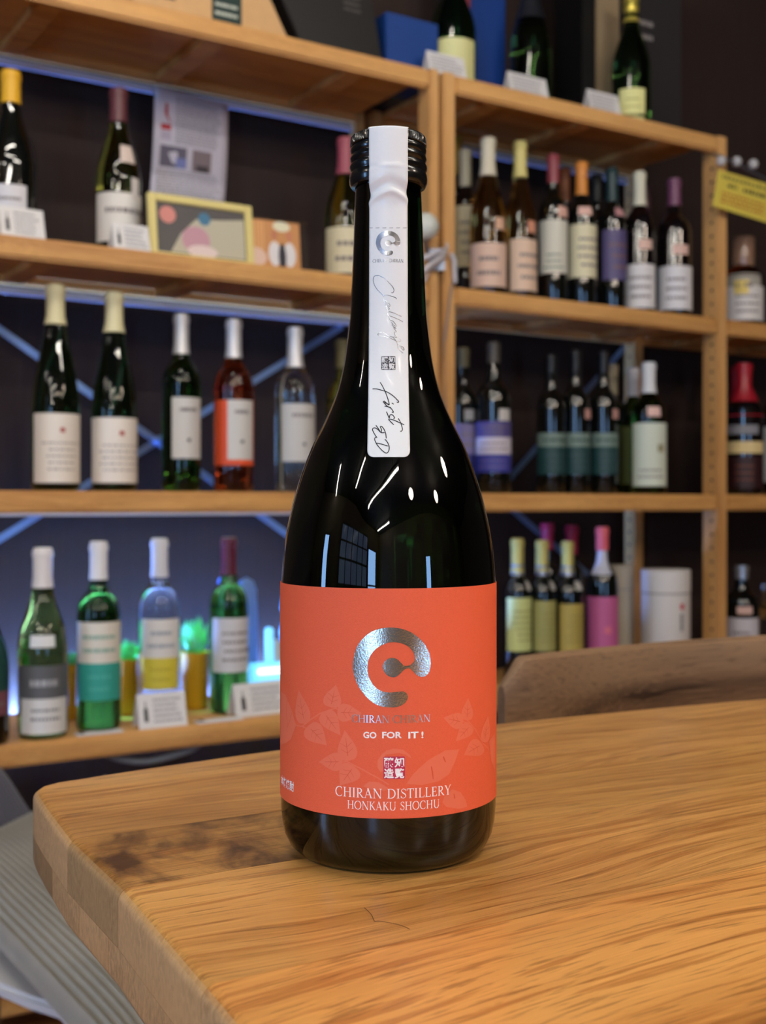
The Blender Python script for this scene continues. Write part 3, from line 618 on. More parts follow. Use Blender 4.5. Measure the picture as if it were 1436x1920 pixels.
t, w, h = s_box('charcoal_carton', 'wide charcoal carton with grey mark behind the gold foil bottle', 'box', 1174, 1278, .13, .12, 'top', -120, pm((44, 41, 42), .5))
dashes('lettering', -w*.3, -w*.02, h*.47, h*.6, -.001, 2, pm((150, 144, 140), .5), t)

def card(px, b, lev, x0, x1, y0, y1, label, group='price cards', tilt=.25, name='price_card', col='paper_white', rows=5, pic=True, rz=0):
    s = s_at((x0+x1)/2, b); p = P(s, b); zb = LEV[lev]
    w = s_at(x1, b)-s_at(x0, b); h = (y1-y0)*p.y/F
    t = thing(name, label, 'card', P(s, b, zb+.0006), RZ+rz, group)
    # folded card: leaning face and a short foot
    y = h*math.sin(tilt); z = h*math.cos(tilt); th = .0006
    vs = [(-w/2, 0, 0), (w/2, 0, 0), (w/2, y, z), (-w/2, y, z), (-w/2, th, 0), (w/2, th, 0), (w/2, y+th, z), (-w/2, y+th, z)]
    mesh('card_face', vs, [(0, 1, 2, 3), (4, 7, 6, 5), (0, 4, 5, 1), (1, 5, 6, 2), (2, 6, 7, 3), (3, 7, 4, 0)], M[col], t)
    vs = [(-w/2, th, 0), (w/2, th, 0), (w/2, y*1.4+.012, 0), (-w/2, y*1.4+.012, 0), (-w/2, y, z), (w/2, y, z)]
    mesh('card_foot', [(-w/2, y+th, z), (w/2, y+th, z), (w/2, y+h*.35, .0004), (-w/2, y+h*.35, .0004), (-w/2, y+th*2, z), (w/2, y+th*2, z), (w/2, y+h*.35+th, .0004), (-w/2, y+h*.35+th, .0004)], [(0, 1, 2, 3), (4, 7, 6, 5), (0, 4, 5, 1), (1, 5, 6, 2), (2, 6, 7, 3), (3, 7, 4, 0)], M[col], t)
    o = dashes('lettering', -w*.18 if pic else -w*.42, w*.44, h*.12, h*.88, 0, rows, M['ink_grey'], t, seed=int(x0))
    o.rotation_euler = (-tilt, 0, 0); o.location = (0, -.0006, 0)
    if pic:
        o = mesh('bottle_picture', [(-w*.38, 0, h*.2), (-w*.30, 0, h*.2), (-w*.30, 0, h*.55), (-w*.33, 0, h*.62), (-w*.33, 0, h*.78), (-w*.35, 0, h*.78), (-w*.35, 0, h*.62), (-w*.38, 0, h*.55)], [tuple(range(8))], M['ink'], t)
        o.rotation_euler = (-tilt, 0, 0); o.location = (0, -.0007, 0)
    return t
card(0, .02, 'mid', 2, 88, 378, 440, 'white price card in front of the yellow capsule bottle', rz=.1)
card(0, .02, 'mid', 214, 284, 414, 468, 'white price card in front of the plum capsule bottle', rz=.05)
card(0, .012, 'low', 262, 352, 1287, 1352, 'white price card in front of the yellow label bottle')
card(0, .03, 'low', 442, 545, 1268, 1330, 'white price card in front of the glowing cyan lamp', rz=.08)
card(0, .012, 'top', 806, 876, 108, 152, 'white price card in front of the sparkling bottle above the double post', pic=False)
card(0, .02, 'top', 958, 1030, 143, 186, 'white price card in front of the black-green sparkling bottle', pic=False)
card(0, .02, 'top', 1108, 1166, 172, 216, 'white price card beside the gold foil bottle', pic=False)
def flat_tag(px0, px1, b, label):
    s0, s1 = s_at(px0, b), s_at(px1, b); t = thing('price_tag', label, 'tag', P((s0+s1)/2, b, LEV['low']+.0006), RZ, 'flat price tags'); w = s1-s0
    box('tag_body', -w/2, w/2, -.011, .011, 0, .004, M['paper_white'], t, .001)
    box('tag_window', -w*.45, -w*.33, -.009, .009, .0041, .0044, M['ink'], t)
flat_tag(143, 228, .016, 'flat white price tag lying in front of the teal label bottle')
flat_tag(368, 452, .016, 'flat white price tag lying between the two lower price cards')

# framed picture and photo on the left middle shelf, hanging paper
def fr_box(par, name, x0, x1, z0, z1, y0, y1, m): return box(name, x0, x1, y0, y1, z0, z1, m, par, .0015)
s0, s1 = s_at(283, .03), s_at(478, .03); pY = P((s0+s1)/2, .03).y; w = s1-s0; h = z_at(371, pY)-LEV['mid']
t = thing('picture_frame', 'pale yellow framed collage leaning on the left middle shelf', 'picture frame', P((s0+s1)/2, .03, LEV['mid']+.0022), RZ); t.rotation_euler = (-.12, 0, RZ)
fm = pm((222, 206, 132), .45); fw = .014
fr_box(t, 'frame_side', -w/2, -w/2+fw, 0, h, 0, .012, fm); fr_box(t, 'frame_side', w/2-fw, w/2, 0, h, 0, .012, fm)
fr_box(t, 'frame_side', -w/2+fw, w/2-fw, h-fw, h, 0, .012, fm); fr_box(t, 'frame_side', -w/2+fw, w/2-fw, 0, fw*.5, 0, .012, fm)
pc = box('picture', -w/2+fw, w/2-fw, .005, .008, fw*.5, h-fw, pm((84, 80, 78), .5), t)
def disc2(name, x, z, rx, rz_, y, m, par, n=12):
    return mesh(name, [(x+rx*math.cos(2*math.pi*k/n), y, z+rz_*math.sin(2*math.pi*k/n)) for k in range(n)], [tuple(range(n))], m, par)
disc2('paper_shape', -w*.32, h*.68, .016, .016, .0044, pm((214, 140, 130), .6), pc); disc2('paper_shape', w*.03, h*.68, .012, .012, .0044, pm((70, 120, 150), .6), pc)
mesh('paper_shape', [(-w*.3, .0046, .01), (w*.42, .0046, .01), (w*.42, .0046, h*.75), (w*.2, .0046, h*.7), (-w*.05, .0046, h*.66), (-w*.2, .0046, h*.4)], [(0, 1, 2, 3, 4, 5)], pm((190, 184, 160), .6), pc)
disc2('paper_shape', -w*.06, h*.32, .028, .026, .0042, pm((196, 150, 160), .6), pc); disc2('paper_shape', .0, h*.14, .03, .012, .004, pm((226, 206, 200), .6), pc)
s0, s1 = s_at(458, .03), s_at(582, .03); w = s1-s0; pY = P((s0+s1)/2, .03).y; h = z_at(410, pY)-LEV['mid']
t = thing('photo_stand', 'clear stand with a photo of two people against an orange wall', 'photo', P((s0+s1)/2, .03, LEV['mid']+.0028), RZ-.05); t.rotation_euler = (-.1, 0, RZ-.05)
box('acrylic_plate', -w/2, w/2, .0056, .0095, 0, h, glass((.95, .96, .97)), t, .0008)
ph = box('photo', -w*.47, w*.36, .0045, .0052, .002, h*.96, pm((200, 140, 84), .5), t)
for k in range(7): mesh('wood_slat', [(-w*.46+k*.006, .0043, h*.35), (-w*.46+k*.006+.003, .0043, h*.35), (-w*.46+k*.006+.003, .0043, h*.93), (-w*.46+k*.006, .0043, h*.93)], [(0, 1, 2, 3)], pm((226, 170, 110), .5), ph)
for x, c in ((-.02, (190, 120, 90)), (.2, (196, 126, 96))):
    disc2('face_print', w*x, h*.68, .006, .009, .00425, pm(c, .5), ph); disc2('shirt_print', w*x, h*.3, .013, .024, .0043, pm((222, 218, 216), .5), ph)
disc2('print_patch', w*.09, h*.25, .008, .026, .0042, pm((40, 40, 50), .5), ph); disc2('print_patch', w*.09, h*.86, .018, .01, .0042, pm((226, 222, 190), .5), ph); disc2('print_patch', -w*.3, h*.2, .022, .018, .0042, pm((222, 190, 170), .5), ph)
# hanging info sheet
cs = [(290, 160, .27), (428, 196, .27), (421, 384, .27), (280, 372, .27)]
def bp_(px, py, b): s = s_at(px, b); q = P(s, b); return P(s, b, z_at(py, q.y))
q = [bp_(*c) for c in cs]
t = thing('info_sheet', 'white printed info sheet with a red bottle picture hanging under the top left shelf', 'sheet', (0, 0, 0))
def sheetpt(u, v, off=0):
    a = q[0].lerp(q[1], u); b_ = q[3].lerp(q[2], u); p = a.lerp(b_, v); return p-nrm*(off+.006*math.sin(v*3.1)+.002*math.sin(u*5))
vs = [sheetpt(i/10, j/12) for j in range(13) for i in range(11)]; fs = [(j*11+i, j*11+i+1, (j+1)*11+i+1, (j+1)*11+i) for j in range(12) for i in range(10)]
o = mesh('paper', vs, fs, mat('sheet_paper', S(206, 202, 214), .6), t, True); md = o.modifiers.new('t', 'SOLIDIFY'); md.thickness = .0004
def sheet_quad(name, u0, u1, v0, v1, m, off=.0012):
    return mesh(name, [sheetpt(u0, v0, off), sheetpt(u1, v0, off), sheetpt(u1, v1, off), sheetpt(u0, v1, off)], [(0, 1, 2, 3)], m, o)
def sheet_lines(u0, u1, v0, v1, rows, sd):
    rd = random.Random(sd); vv, ff = [], []
    for k in range(rows):
        v = v0+(v1-v0)*k/rows; hh = (v1-v0)/rows*.4; u = u0; ue = u1-rd.random()*.1
        while u < ue:
            e = min(ue, u+rd.uniform(.03, .1)); i = len(vv); vv.extend([sheetpt(u, v, .0012), sheetpt(e, v, .0012), sheetpt(e, v+hh, .0012), sheetpt(u, v+hh, .0012)]); ff.append((i, i+1, i+2, i+3)); u = e+.015
    mesh('lettering', vv, ff, M['ink_grey'], o)
sheet_lines(.28, .94, .06, .5, 16, 5); sheet_lines(.06, .94, .74, .97, 9, 6)
bt = [(.14, .14), (.17, .14), (.175, .24), (.22, .33), (.22, .48), (.09, .48), (.09, .33), (.135, .24)]
mesh('bottle_picture', [sheetpt(u, v, .0013) for u, v in bt[:4]+bt[7:]+[]]+[], [(0, 1, 2, 3, 4)], pm((176, 30, 40), .5), o)
mesh('bottle_picture', [sheetpt(u, v, .0013) for u, v in ((.09, .33), (.22, .33), (.22, .38), (.09, .38))], [(0, 1, 2, 3)], pm((176, 30, 40), .5), o)
sheet_quad('bottle_picture', .09, .22, .39, .47, pm((180, 170, 190), .5))
sheet_quad('photo_print', .09, .44, .52, .71, pm((96, 92, 112), .5)); sheet_quad('photo_print', .52, .78, .52, .72, pm((130, 116, 122), .5)); sheet_quad('photo_print', .3, .44, .62, .71, pm((120, 130, 190), .5), .0016); sheet_quad('photo_print', .58, .74, .66, .72, pm((60, 54, 60), .5), .0016)

# ------------------------------------------------------------------ lamp, plants and odds on the lowest left shelf
LED = (.12, .75, 1.0)
M['led_core'] = mat('led_core', (1, 1, 1), .4, emis=(.35, .85, 1.0), es=1.6)
M['led_soft'] = mat('led_soft', (.4, .8, 1), .4, emis=(.10, .50, .85), es=.55)
M['led_blue'] = mat('led_blue', (.3, .5, 1), .4, emis=(.05, .30, .9), es=.8)
p = P(s_at(500, .13), .13, LEV['low']+.0006)
t = thing('mood_lamp', 'glowing cyan block lamp behind the right price card', 'lamp', p, RZ)
k = p.y/F
box('lamp_base', -.036, .05, -.02, .02, 0, .032, pm((150, 170, 190), .4), t, .004)
box('light_block', -.036, .05, -.018, .018, .0325, .082, M['led_soft'], t, .006)
box('light_bar', -.03, .046, -.022, -.0185, .062, .074, M['led_core'], t, .002)
box('upright', -.002, .012, -.008, .008, .0825, .150, M['led_soft'], t, .003)
box('white_figure', .014, .026, -.012, .012, .0825, .125, pm((200, 196, 190), .5), t, .003)
lathe('glowing_drop', [(.0005, .115), (.010, .118), (.013, .14), (.008, .158), (.005, .17), (.011, .185), (.008, .21), (.0005, .215)], M['led_blue'], t, 16, loc=(.042, 0, 0))
def led_strip(s0, s1, lev, pw, label, col=(.16, .34, 1.0)):
    b = .338; z = LEV[lev]-.030
    t = thing('led_strip', label, 'lamp', P((s0+s1)/2, b, z), RZ, 'blue light strips'); L2 = (s1-s0)/2
    box('strip_base', -L2, L2, -.008, .008, 0, .004, M['white_metal'], t)
    box('strip_light', -L2, L2, -.006, .006, .0042, .0065, mat('strip_glow', (1, 1, 1), .5, emis=col, es=pw), t)
led_strip(-.92, -.04, 'low', LED_E, 'blue light strip in the gap behind the lowest visible left shelf')
def added_spot(px, b, power, label):  # lamp added under the shelf to make the foliage glow green
    p = P(s_at(px, b), b, LEV['flat']-.0155); t = thing('added_spot', label, 'lamp', p, 0, 'small added green-blue spot lamps')
    lathe('housing', [(.0005, 0), (.016, 0), (.016, -.012), (.013, -.012), (.013, -.004), (.0005, -.004)], M['white_metal'], t, 20)
    ld = bpy.data.lights.new('added_spot_light', 'SPOT'); ld.energy = power; ld.color = (.12, 1.0, .62); ld.spot_size = math.radians(17); ld.spot_blend = .6; ld.shadow_soft_size = .006
    lo = bpy.data.objects.new('added_spot_light', ld); C.objects.link(lo); lo.parent = t; lo.location = (0, 0, -.010)
added_spot(366, .17, SPOT_E, 'small added spot lamp under the shelf shining green light on the bushy plant')
added_spot(241, .17, SPOT_E*.6, 'small added spot lamp under the shelf shining green light on the small middle plant')
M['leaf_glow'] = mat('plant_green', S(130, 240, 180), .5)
def pot(px, b, y0, y1, wpx, ytop, label):
    p = P(s_at(px, b), b, LEV['low']+.0006); k = p.y/F; r = wpx/2*k; h = z_at(y0, p.y)-LEV['low']
    t = thing('potted_plant', label, 'plant', p, 0, 'small plants in yellow pots')
    lathe('pot', [(r*.8, 0), (r*.86, .003), (r, h), (r*.9, h), (r*.86, h-.006), (.0005, h-.006)], pm((206, 156, 30), .4), t, 24)
    rd = random.Random(px); vs, fs = [], []
    hh = (y0-ytop)*k
    for i in range(150):
        a = rd.random()*6.28; rr = r*.85*math.sqrt(rd.random()); z0 = h-.005; l = hh*rd.uniform(.35, 1.0)*(1.1-.35*rr/r); dx, dy = rr*math.cos(a), rr*math.sin(a)
        sp = 1.25; w2 = r*.13; n = len(vs); q0 = rd.random()*6.28; c_, s_ = math.cos(q0)*w2, math.sin(q0)*w2
        vs += [(dx*.5, dy*.5, z0), (dx*sp*.8+c_, dy*sp*.8+s_, z0+l*.55), (dx*sp, dy*sp, z0+l), (dx*sp*.8-c_, dy*sp*.8-s_, z0+l*.55), (dx*sp*.9+.001, dy*sp*.9, z0+l*.6)]
        fs += [(n, n+1, n+4), (n+1, n+2, n+4), (n+2, n+3, n+4), (n+3, n, n+4)]
    mesh('foliage', vs, fs, M['leaf_glow'], t)
pot(241, .17, 1236, 1318, 40, 1190, 'small plant in yellow pot between teal label and clear bottle')
pot(366, .17, 1222, 1308, 54, 1148, 'bushy plant in yellow pot between clear and bright green bottle')
pot(134, .18, 1244, 1325, 38, 1215, 'small plant in yellow pot between the two leftmost bottles')
p = P(s_at(462, .21), .21, LEV['low']+.0006); t = thing('water_bottle', 'pale blue plastic bottle behind the bright green wine bottle', 'bottle', p)
hh = z_at(1083, p.y)-LEV['low']
lathe('bottle_body', [(.0005, 0), (.02, 0), (.023, .004), (.023, hh*.7), (.020, hh*.9), (.014, hh*.97), (.0005, hh)], mat('plastic_blue', S(150, 190, 240), .3, trans=.6, ior=1.2), t, 24)
p = P(s_at(418, .21), .21, LEV['low']+.0006)
t = thing('glass_ball', 'small blue glass ornament behind the shoulder of the green bottle', 'ornament', p); hh = z_at(1082, p.y)-LEV['low']
lathe('ornament_body', [(.0005, 0), (.015, 0), (.012, .01), (.004, .02), (.004, hh-.026), (.008, hh-.022), (.011, hh-.012), (.008, hh-.002), (.0005, hh)], pm((110, 140, 220), .2), t, 20)
# canisters on the lowest right shelf
def canister(px, b, x0, x1, ytop, ylid, label, col, seal=True):
    p = P(s_at(px, b), b, LEV['low']+.0006); k = p.y/F; r = (x1-x0)/2*k; h = z_at(ytop, p.y)-LEV['low']; hl = z_at(ylid, p.y)-LEV['low']
    t = thing('canister', label, 'canister', p, 0, 'white card canisters'); an = math.atan2(-UX, UY)
    m_ = pm(col, .5)
    pr = [(.0005, 0), (r-.001, 0), (r, .002), (r, hl-.001)]; lathe('tube_body', pr, m_, t, 36)
    lathe('band', [(r-.0008, hl-.001), (r-.0008, hl+.003)], pm((150, 146, 140), .5), t, 36, caps=False)
    lathe('lid', [(r+.0008, hl+.003), (r+.0008, h-.002), (r-.001, h), (.0005, h)], m_, t, 36)
    if seal:
        pp = [(r, 0), (r, 0), (r, hl)]
        ac = math.atan2(-p.y, -p.x)
        patch('emblem', pp, hl-.035, hl-.022, ac+.62, ac+.82, pm((190, 50, 60), .5), t, n=4, nz=3)
        patch('lettering', pp, hl-.085, hl-.045, ac+.62, ac+.75, pm((130, 126, 124), .5), t, n=4, nz=3)
canister(1248, .07, 1203, 1293, 1068, 1112, 'large white canister with small red seal', (216, 212, 206))
canister(1162, .17, 1136, 1186, 1060, 1105, 'cream canister behind the pink label bottle', (176, 166, 146), False)
# white clip gadget on the double post
p = P(s_at(800, -.03), -.03); k = p.y/F
t = thing('clip_lamp', 'white globe clip lamp with crumpled plastic ribbon on the double post', 'lamp', P(s_at(815, -.002), -.002, z_at(470, p.y)))
off = lambda px, py, b: P(s_at(px, b), b, z_at(py, P(s_at(px, b), b).y))-t.location
g = off(797, 425, -.04)
lathe('globe', [(.0005, -.027), (.012, -.0245), (.021, -.017), (.0268, -.004), (.0268, .004), (.021, .017), (.012, .0245), (.0005, .027)], pm((206, 210, 200), .35), t, 28, loc=g)
tube('stem', [g+Vector((0, 0, -.026)), off(800, 470, -.03), off(812, 485, -.012)], .004, M['steel'], t)
def ribbon(name, pts, wv, m, parent):
    vs, fs = [], []
    for i, pt in enumerate(pts):
        vs += [Vector(pt)-Vector(wv)*.5, Vector(pt)+Vector(wv)*.5]
        if i: fs.append((2*i-2, 2*i, 2*i+1, 2*i-1))
    o = mesh(name, vs, fs, m, parent, True); md = o.modifiers.new('t', 'SOLIDIFY'); md.thickness = .0008; return o
rb = pm((206, 202, 204), .35)
ribbon('plastic_ribbon', catmull([off(792, 512, -.03), off(806, 500, -.035), off(824, 488, -.03), off(838, 474, -.02), off(836, 462, -.015)], 4), (.004, -.006, .018), rb, t)
ribbon('plastic_ribbon', catmull([off(792, 484, -.02), off(812, 478, -.03), off(834, 470, -.02)], 4), (.002, -.004, .011), rb, t)
ribbon('plastic_ribbon', catmull([off(790, 530, -.02), off(800, 522, -.025), off(808, 508, -.02)], 4), (.006, -.004, .014), rb, t)
tube('clip', [off(846, 476, -.004), off(852, 490, -.01), off(852, 530, -.006)], .005, rb, t)
box('bracket', -.012, .02, -.006, -.001, -.03, .012, M['steel'], t)
tube('cable', [off(848, 478, -.01), off(858, 500, -.012), off(846, 540, -.006), off(833, 640, -.005), off(835, 770, -.004)], .0016, M['cable'], t, 6)
# yellow price card on clips at the right edge
q4 = [(1347, 318), (1450, 348), (1440, 418), (1336, 386)]
yb = -.03
yp = [P(s_at(x, yb), yb, z_at(y, P(s_at(x, yb), yb).y)) for x, y in q4]
t = thing('yellow_card', 'yellow hanging notice card with handwriting at the right post', 'card', yp[0])
loc = t.location.copy(); fwd = Vector((UY, -UX, 0))*.0008
mesh('card_face', [v-loc for v in yp]+[v-loc-fwd for v in yp], [(3, 2, 1, 0), (4, 5, 6, 7), (0, 1, 5, 4), (1, 2, 6, 5), (2, 3, 7, 6), (3, 0, 4, 7)], pm((226, 206, 88), .5), t)
def yq(u, v): return yp[0].lerp(yp[1], u).lerp(yp[3].lerp(yp[2], u), v)-loc+fwd*.8
def ylines(u0, u1, v0, v1, rows, m, sd):
    rd = random.Random(sd); vv, ff = [], []
    for k in range(rows):
        v = v0+(v1-v0)*k/rows; hh = (v1-v0)/rows*.5; u = u0
        while u < u1:
            e = min(u1, u+rd.uniform(.03, .07)); i = len(vv); dv = rd.uniform(-.01, .01); vv.extend([yq(u, v+dv), yq(e, v+dv), yq(e, v+hh), yq(u, v+hh)]); ff.append((i, i+1, i+2, i+3)); u = e+.02
    mesh('lettering', vv, ff, m, t)
ylines(.08, .9, .1, .28, 1, pm((130, 124, 60), .6), 1); ylines(.2, .36, .3, .48, 1, pm((70, 66, 40), .6), 2); ylines(.48, .9, .3, .5, 1, pm((70, 66, 40), .6), 3); ylines(.12, .9, .55, .9, 3, pm((196, 120, 50), .6), 4)
for x, y in ((1352, 302), (1381, 303), (1412, 308)):
    g = P(s_at(x, yb), yb, z_at(y, P(s_at(x, yb), yb).y))-loc
    lathe('clip_ball', [(.0005, -.012), (.008, -.009), (.012, 0), (.008, .009), (.0005, .012)], M['white_metal'], t, 16, loc=g)
tube('wire_rail', [P(s_at(1338, -.004), -.004, z_at(302, 2.86))-loc, P(s_at(1352, yb), yb, z_at(304, 2.83))-loc, yp[1]-loc+Vector((0, 0, .006))], .003, M['steel'], t, 8)
# grey cable hanging under the lowest visible left shelf
pts = [(175, 1405), (215, 1421), (270, 1428), (320, 1418), (365, 1402), (392, 1388)]
cp = [P(s_at(x, .03), .03, z_at(y, P(s_at(x, .03), .03).y)) for x, y in pts]
cp[0].z = LEV['low']-.0212; cp[-1].z = LEV['low']-.0212
t = thing('hanging_cable', 'grey cable sagging under the lowest left shelf', 'cable', cp[0])
tube('cable_body', [Vector(v)-cp[0] for v in catmull([tuple(v) for v in cp], 5)], .0055, M['cable'], t)

# ------------------------------------------------------------------ the oak table
GD = Vector((math.cos(math.atan2(.504, .864)), math.sin(math.atan2(.504, .864)), 0)); GN = Vector((-GD.y, GD.x, 0))
far_edge = [(-.150, .5985), (-.1319, .6132), (-.104, .6345), (-.0571, .6682), (.0, .7045), (.0702, .7452), (.1557, .7905), (.269, .843), (.42, .905), (.60, .972), (.85, 1.055), (1.15, 1.14), (1.36, 1.19)]
fe = catmull(far_edge, 4)
end_edge = [(.155, -.066), (.06, .118), (-.0075, .2485), (-.0395, .3138), (-.0513, .338), (-.0936, .424), (-.128, .486), (-.152, .537)]
corner = [(-.1625, .5605), (-.1668, .572), (-.1664, .581), (-.161, .5895)]
right = [(1.68, .62), (1.05, .26), (.185, -.09)]
outline = [tuple(v[:2]) for v in fe]+right+end_edge+corner     # clockwise seen from above
def area(p): return .5*sum(p[i][0]*p[(i+1) % len(p)][1]-p[(i+1) % len(p)][0]*p[i][1] for i in range(len(p)))
if area(outline) < 0: outline.reverse()
def inset(pl, d):
    out = []; n = len(pl)
    for i in range(n):
        a, b, c = Vector(pl[i-1]), Vector(pl[i]), Vector(pl[(i+1) % n])
        e1, e2 = (b-a).normalized(), (c-b).normalized(); n1, n2 = Vector((-e1.y, e1.x)), Vector((-e2.y, e2.x)); m_ = (n1+n2).normalized()
        out.append(b+m_*d/max(.5, m_.dot(n1)))
    return out
TH = .036; RO = .0048
rings = []
for k in range(6):
    a = math.pi/2*k/5; rings.append((RO*(1-math.cos(a)), -RO*(1-math.sin(a))))   # (inset, z) from the side up to the top
prof_t = [(RO*.6*(1-math.cos(math.pi/2*k/3)), -TH+RO*.6*(1-math.sin(math.pi/2*k/3))) for k in (3, 2, 1, 0)]+rings
tv, tf = [], []
n = len(outline)
for d, z in prof_t:
    for q in inset(outline, d): tv.append((q.x, q.y, z))
for j in range(len(prof_t)-1):
    for i in range(n): tf.append((j*n+i, j*n+(i+1) % n, (j+1)*n+(i+1) % n, (j+1)*n+i))
tf.append(tuple(reversed(range(n)))); tf.append(tuple((len(prof_t)-1)*n+i for i in range(n)))
tm = bpy.data.meshes.new('table_tmp'); tm.from_pydata(tv, [], tf); tm.update()
table = thing('oak_table', 'honey oak table with thick rounded edge under the tall bottle', 'table', (0, 0, 0))
V1 = Vector((-.0936, .424, 0)).dot(GN)       # seam left of the bottle
V2 = Vector((-.0338, .3485, 0)).dot(GN)
V0 = Vector((-.126, .486, 0)).dot(GN)
V3 = Vector((.104, .3259, 0)).dot(GN)
top_v = [9, V0, V1, V2, V3, V3-.09, V3-.18, V3-.27, V3-.36, -9]
def cut(name, v_hi, v_lo, z_hi, z_lo, seed, tint, etint, figure=0, x_hi=None, x_lo=None):
    bm = bmesh.new(); bm.from_mesh(tm); g = .00012
    def bis(co, no):      # keeps the side no points away from
        r = bmesh.ops.bisect_plane(bm, geom=bm.verts[:]+bm.edges[:]+bm.faces[:], plane_co=co, plane_no=no, clear_outer=True, dist=1e-7)
        ed = [e for e in r['geom_cut'] if isinstance(e, bmesh.types.BMEdge)]
        if ed: bmesh.ops.contextual_create(bm, geom=ed)
    if v_hi < 8: bis(GN*(v_hi-g), GN)
    if v_lo > -8: bis(GN*(v_lo+g), -GN)
    if z_hi < -.001: bis(Vector((0, 0, z_hi-g/2)), Vector((0, 0, 1)))
    if z_lo > -TH+.001: bis(Vector((0, 0, z_lo+g/2)), Vector((0, 0, -1)))
    if not bm.faces: bm.free(); return
    me = bpy.data.meshes.new(name); bm.normal_update(); bm.to_mesh(me); bm.free()
    me.polygons.foreach_set('use_smooth', [True]*len(me.polygons))
    me.set_sharp_from_angle(angle=math.radians(38))
    o = link(name, me, M['oak'], table); o['seed'] = float(seed); o['tint'] = tint; o['endtint'] = etint; o['figure'] = float(figure)
    return o
ZS = -.021
# per plank: seed, colour of the top, colour of the sawn end, dark figure
planks = [(3.7, (.98, .97, .98), (1.04, 1.0, .95), 0), (7.9, (.92, .92, .86), (.72, .70, .64), 1), (12.3, (1.0, .98, .93), (1.02, .98, .92), 0), (17.1, (1.06, .93, .80), (.95, .92, .88), 0), (21.6, (.84, .70, .56), (1, 1, 1), 0),
          (25.2, (1, .92, .82), (1, 1, 1), 0), (29.9, (.95, .9, .8), (1, 1, 1), 0), (33.3, (1, .95, .9), (1, 1, 1), 0), (37.8, (.95, .9, .85), (1, 1, 1), 0)]
for i, (sd, tn, en, fg) in enumerate(planks): cut('plank', top_v[i], top_v[i+1], 0, ZS, sd, tn, en, fg)
low_v = [9, V0+.050, V0+.034, V0-.018, V0-.058, V0-.16, V0-.26, V0-.36, V0-.48, -9]
for i in range(len(low_v)-1):
    e = [(.66, .63, .58), (.60, .58, .54), (1.0, .95, .88), (1.04, 1.0, .94), (.98, .95, .90), (.95, .9, .85), (1, 1, 1), (1, 1, 1), (1, 1, 1)][i]
    o = cut('block', low_v[i], low_v[i+1], ZS, -TH, 41.3+i*3.31, (.9, .85, .78), e)
bpy.data.meshes.remove(tm)
for (x, y) in ((.10, .50), (.30, .10), (1.25, 1.02), (1.42, .58)):
    box('leg', x-.03, x+.03, y-.03, y+.03, ZF+.0005, -TH-.0005, M['walnut'], table, .003)
# a stray hair on the table
t = thing('stray_hair', 'thin brown hair lying on the table in front of the bottle', 'hair', (0, 0, 0))
hp = [(683, 1702), (690, 1708), (697, 1716), (702, 1727), (710, 1727), (730, 1730), (752, 1735), (768, 1742)]
def on_table(x, y, z=.0003): Y = (CAMZ-z)*F/(y-H0); return ((x-W0)/F*Y, Y, z)
tube('hair_strand', catmull([on_table(*q_, z=.0004) for q_ in hp], 3), .00008, pm((60, 36, 20), .5), t, 5)

# ------------------------------------------------------------------ chairs
ra = Vector((.086, .875, 0)); rdv = Vector((.885, .466, 0)).normalized(); rn = Vector((-rdv.y, rdv.x, 0))
ch = thing('dining_chair', 'dark walnut chair pushed in behind the far edge of the table', 'chair', (ra.x, ra.y, ZF), math.atan2(rdv.y, rdv.x))
vs, fs = [], []; L_ = .46; ns = 24; prof_r = []
for k in range(12):
    a = 2*math.pi*k/12; prof_r.append((.010*math.copysign(abs(math.cos(a))**.6, math.cos(a)), .045*math.copysign(abs(math.sin(a))**.5, math.sin(a))))
for i in range(ns+1):
    x = L_*i/ns; u = i/ns; e = min(1, math.sqrt(max(0, 1-(max(0, .012-x)/.012)**2)) if x < .012 else 1, math.sqrt(max(0, 1-(max(0, x-L_+.012)/.012)**2)) if x > L_-.012 else 1)
    e = max(.55, e); bow = .03*math.sin(math.pi*u)
    for dy, dz in prof_r: vs.append((x, bow+dy*e, .722+.036+dz*e-.0015*u))
for i in range(ns):
    for k in range(12): fs.append((i*12+k, i*12+(k+1) % 12, (i+1)*12+(k+1) % 12, (i+1)*12+k))
fs.append(tuple(range(12))); fs.append(tuple(reversed([ns*12+k for k in range(12)])))
vs = [(v[0], v[1], v[2]-.039) for v in vs]
mesh('back_rail', vs, fs, M['walnut'], ch, True, 50)
for x in (.035, .425): bar('leg', (x, .012, .0005), (x, .014, .68), .03, .024, M['walnut'], ch, (0, 1, 0))
box('seat', .01, .45, -.42, -.0, .43, .46, M['walnut'], ch, .008)
for x in (.035, .425): box('leg', x-.016, x+.016, -.40, -.37, .0005, .43, M['walnut'], ch, .003)
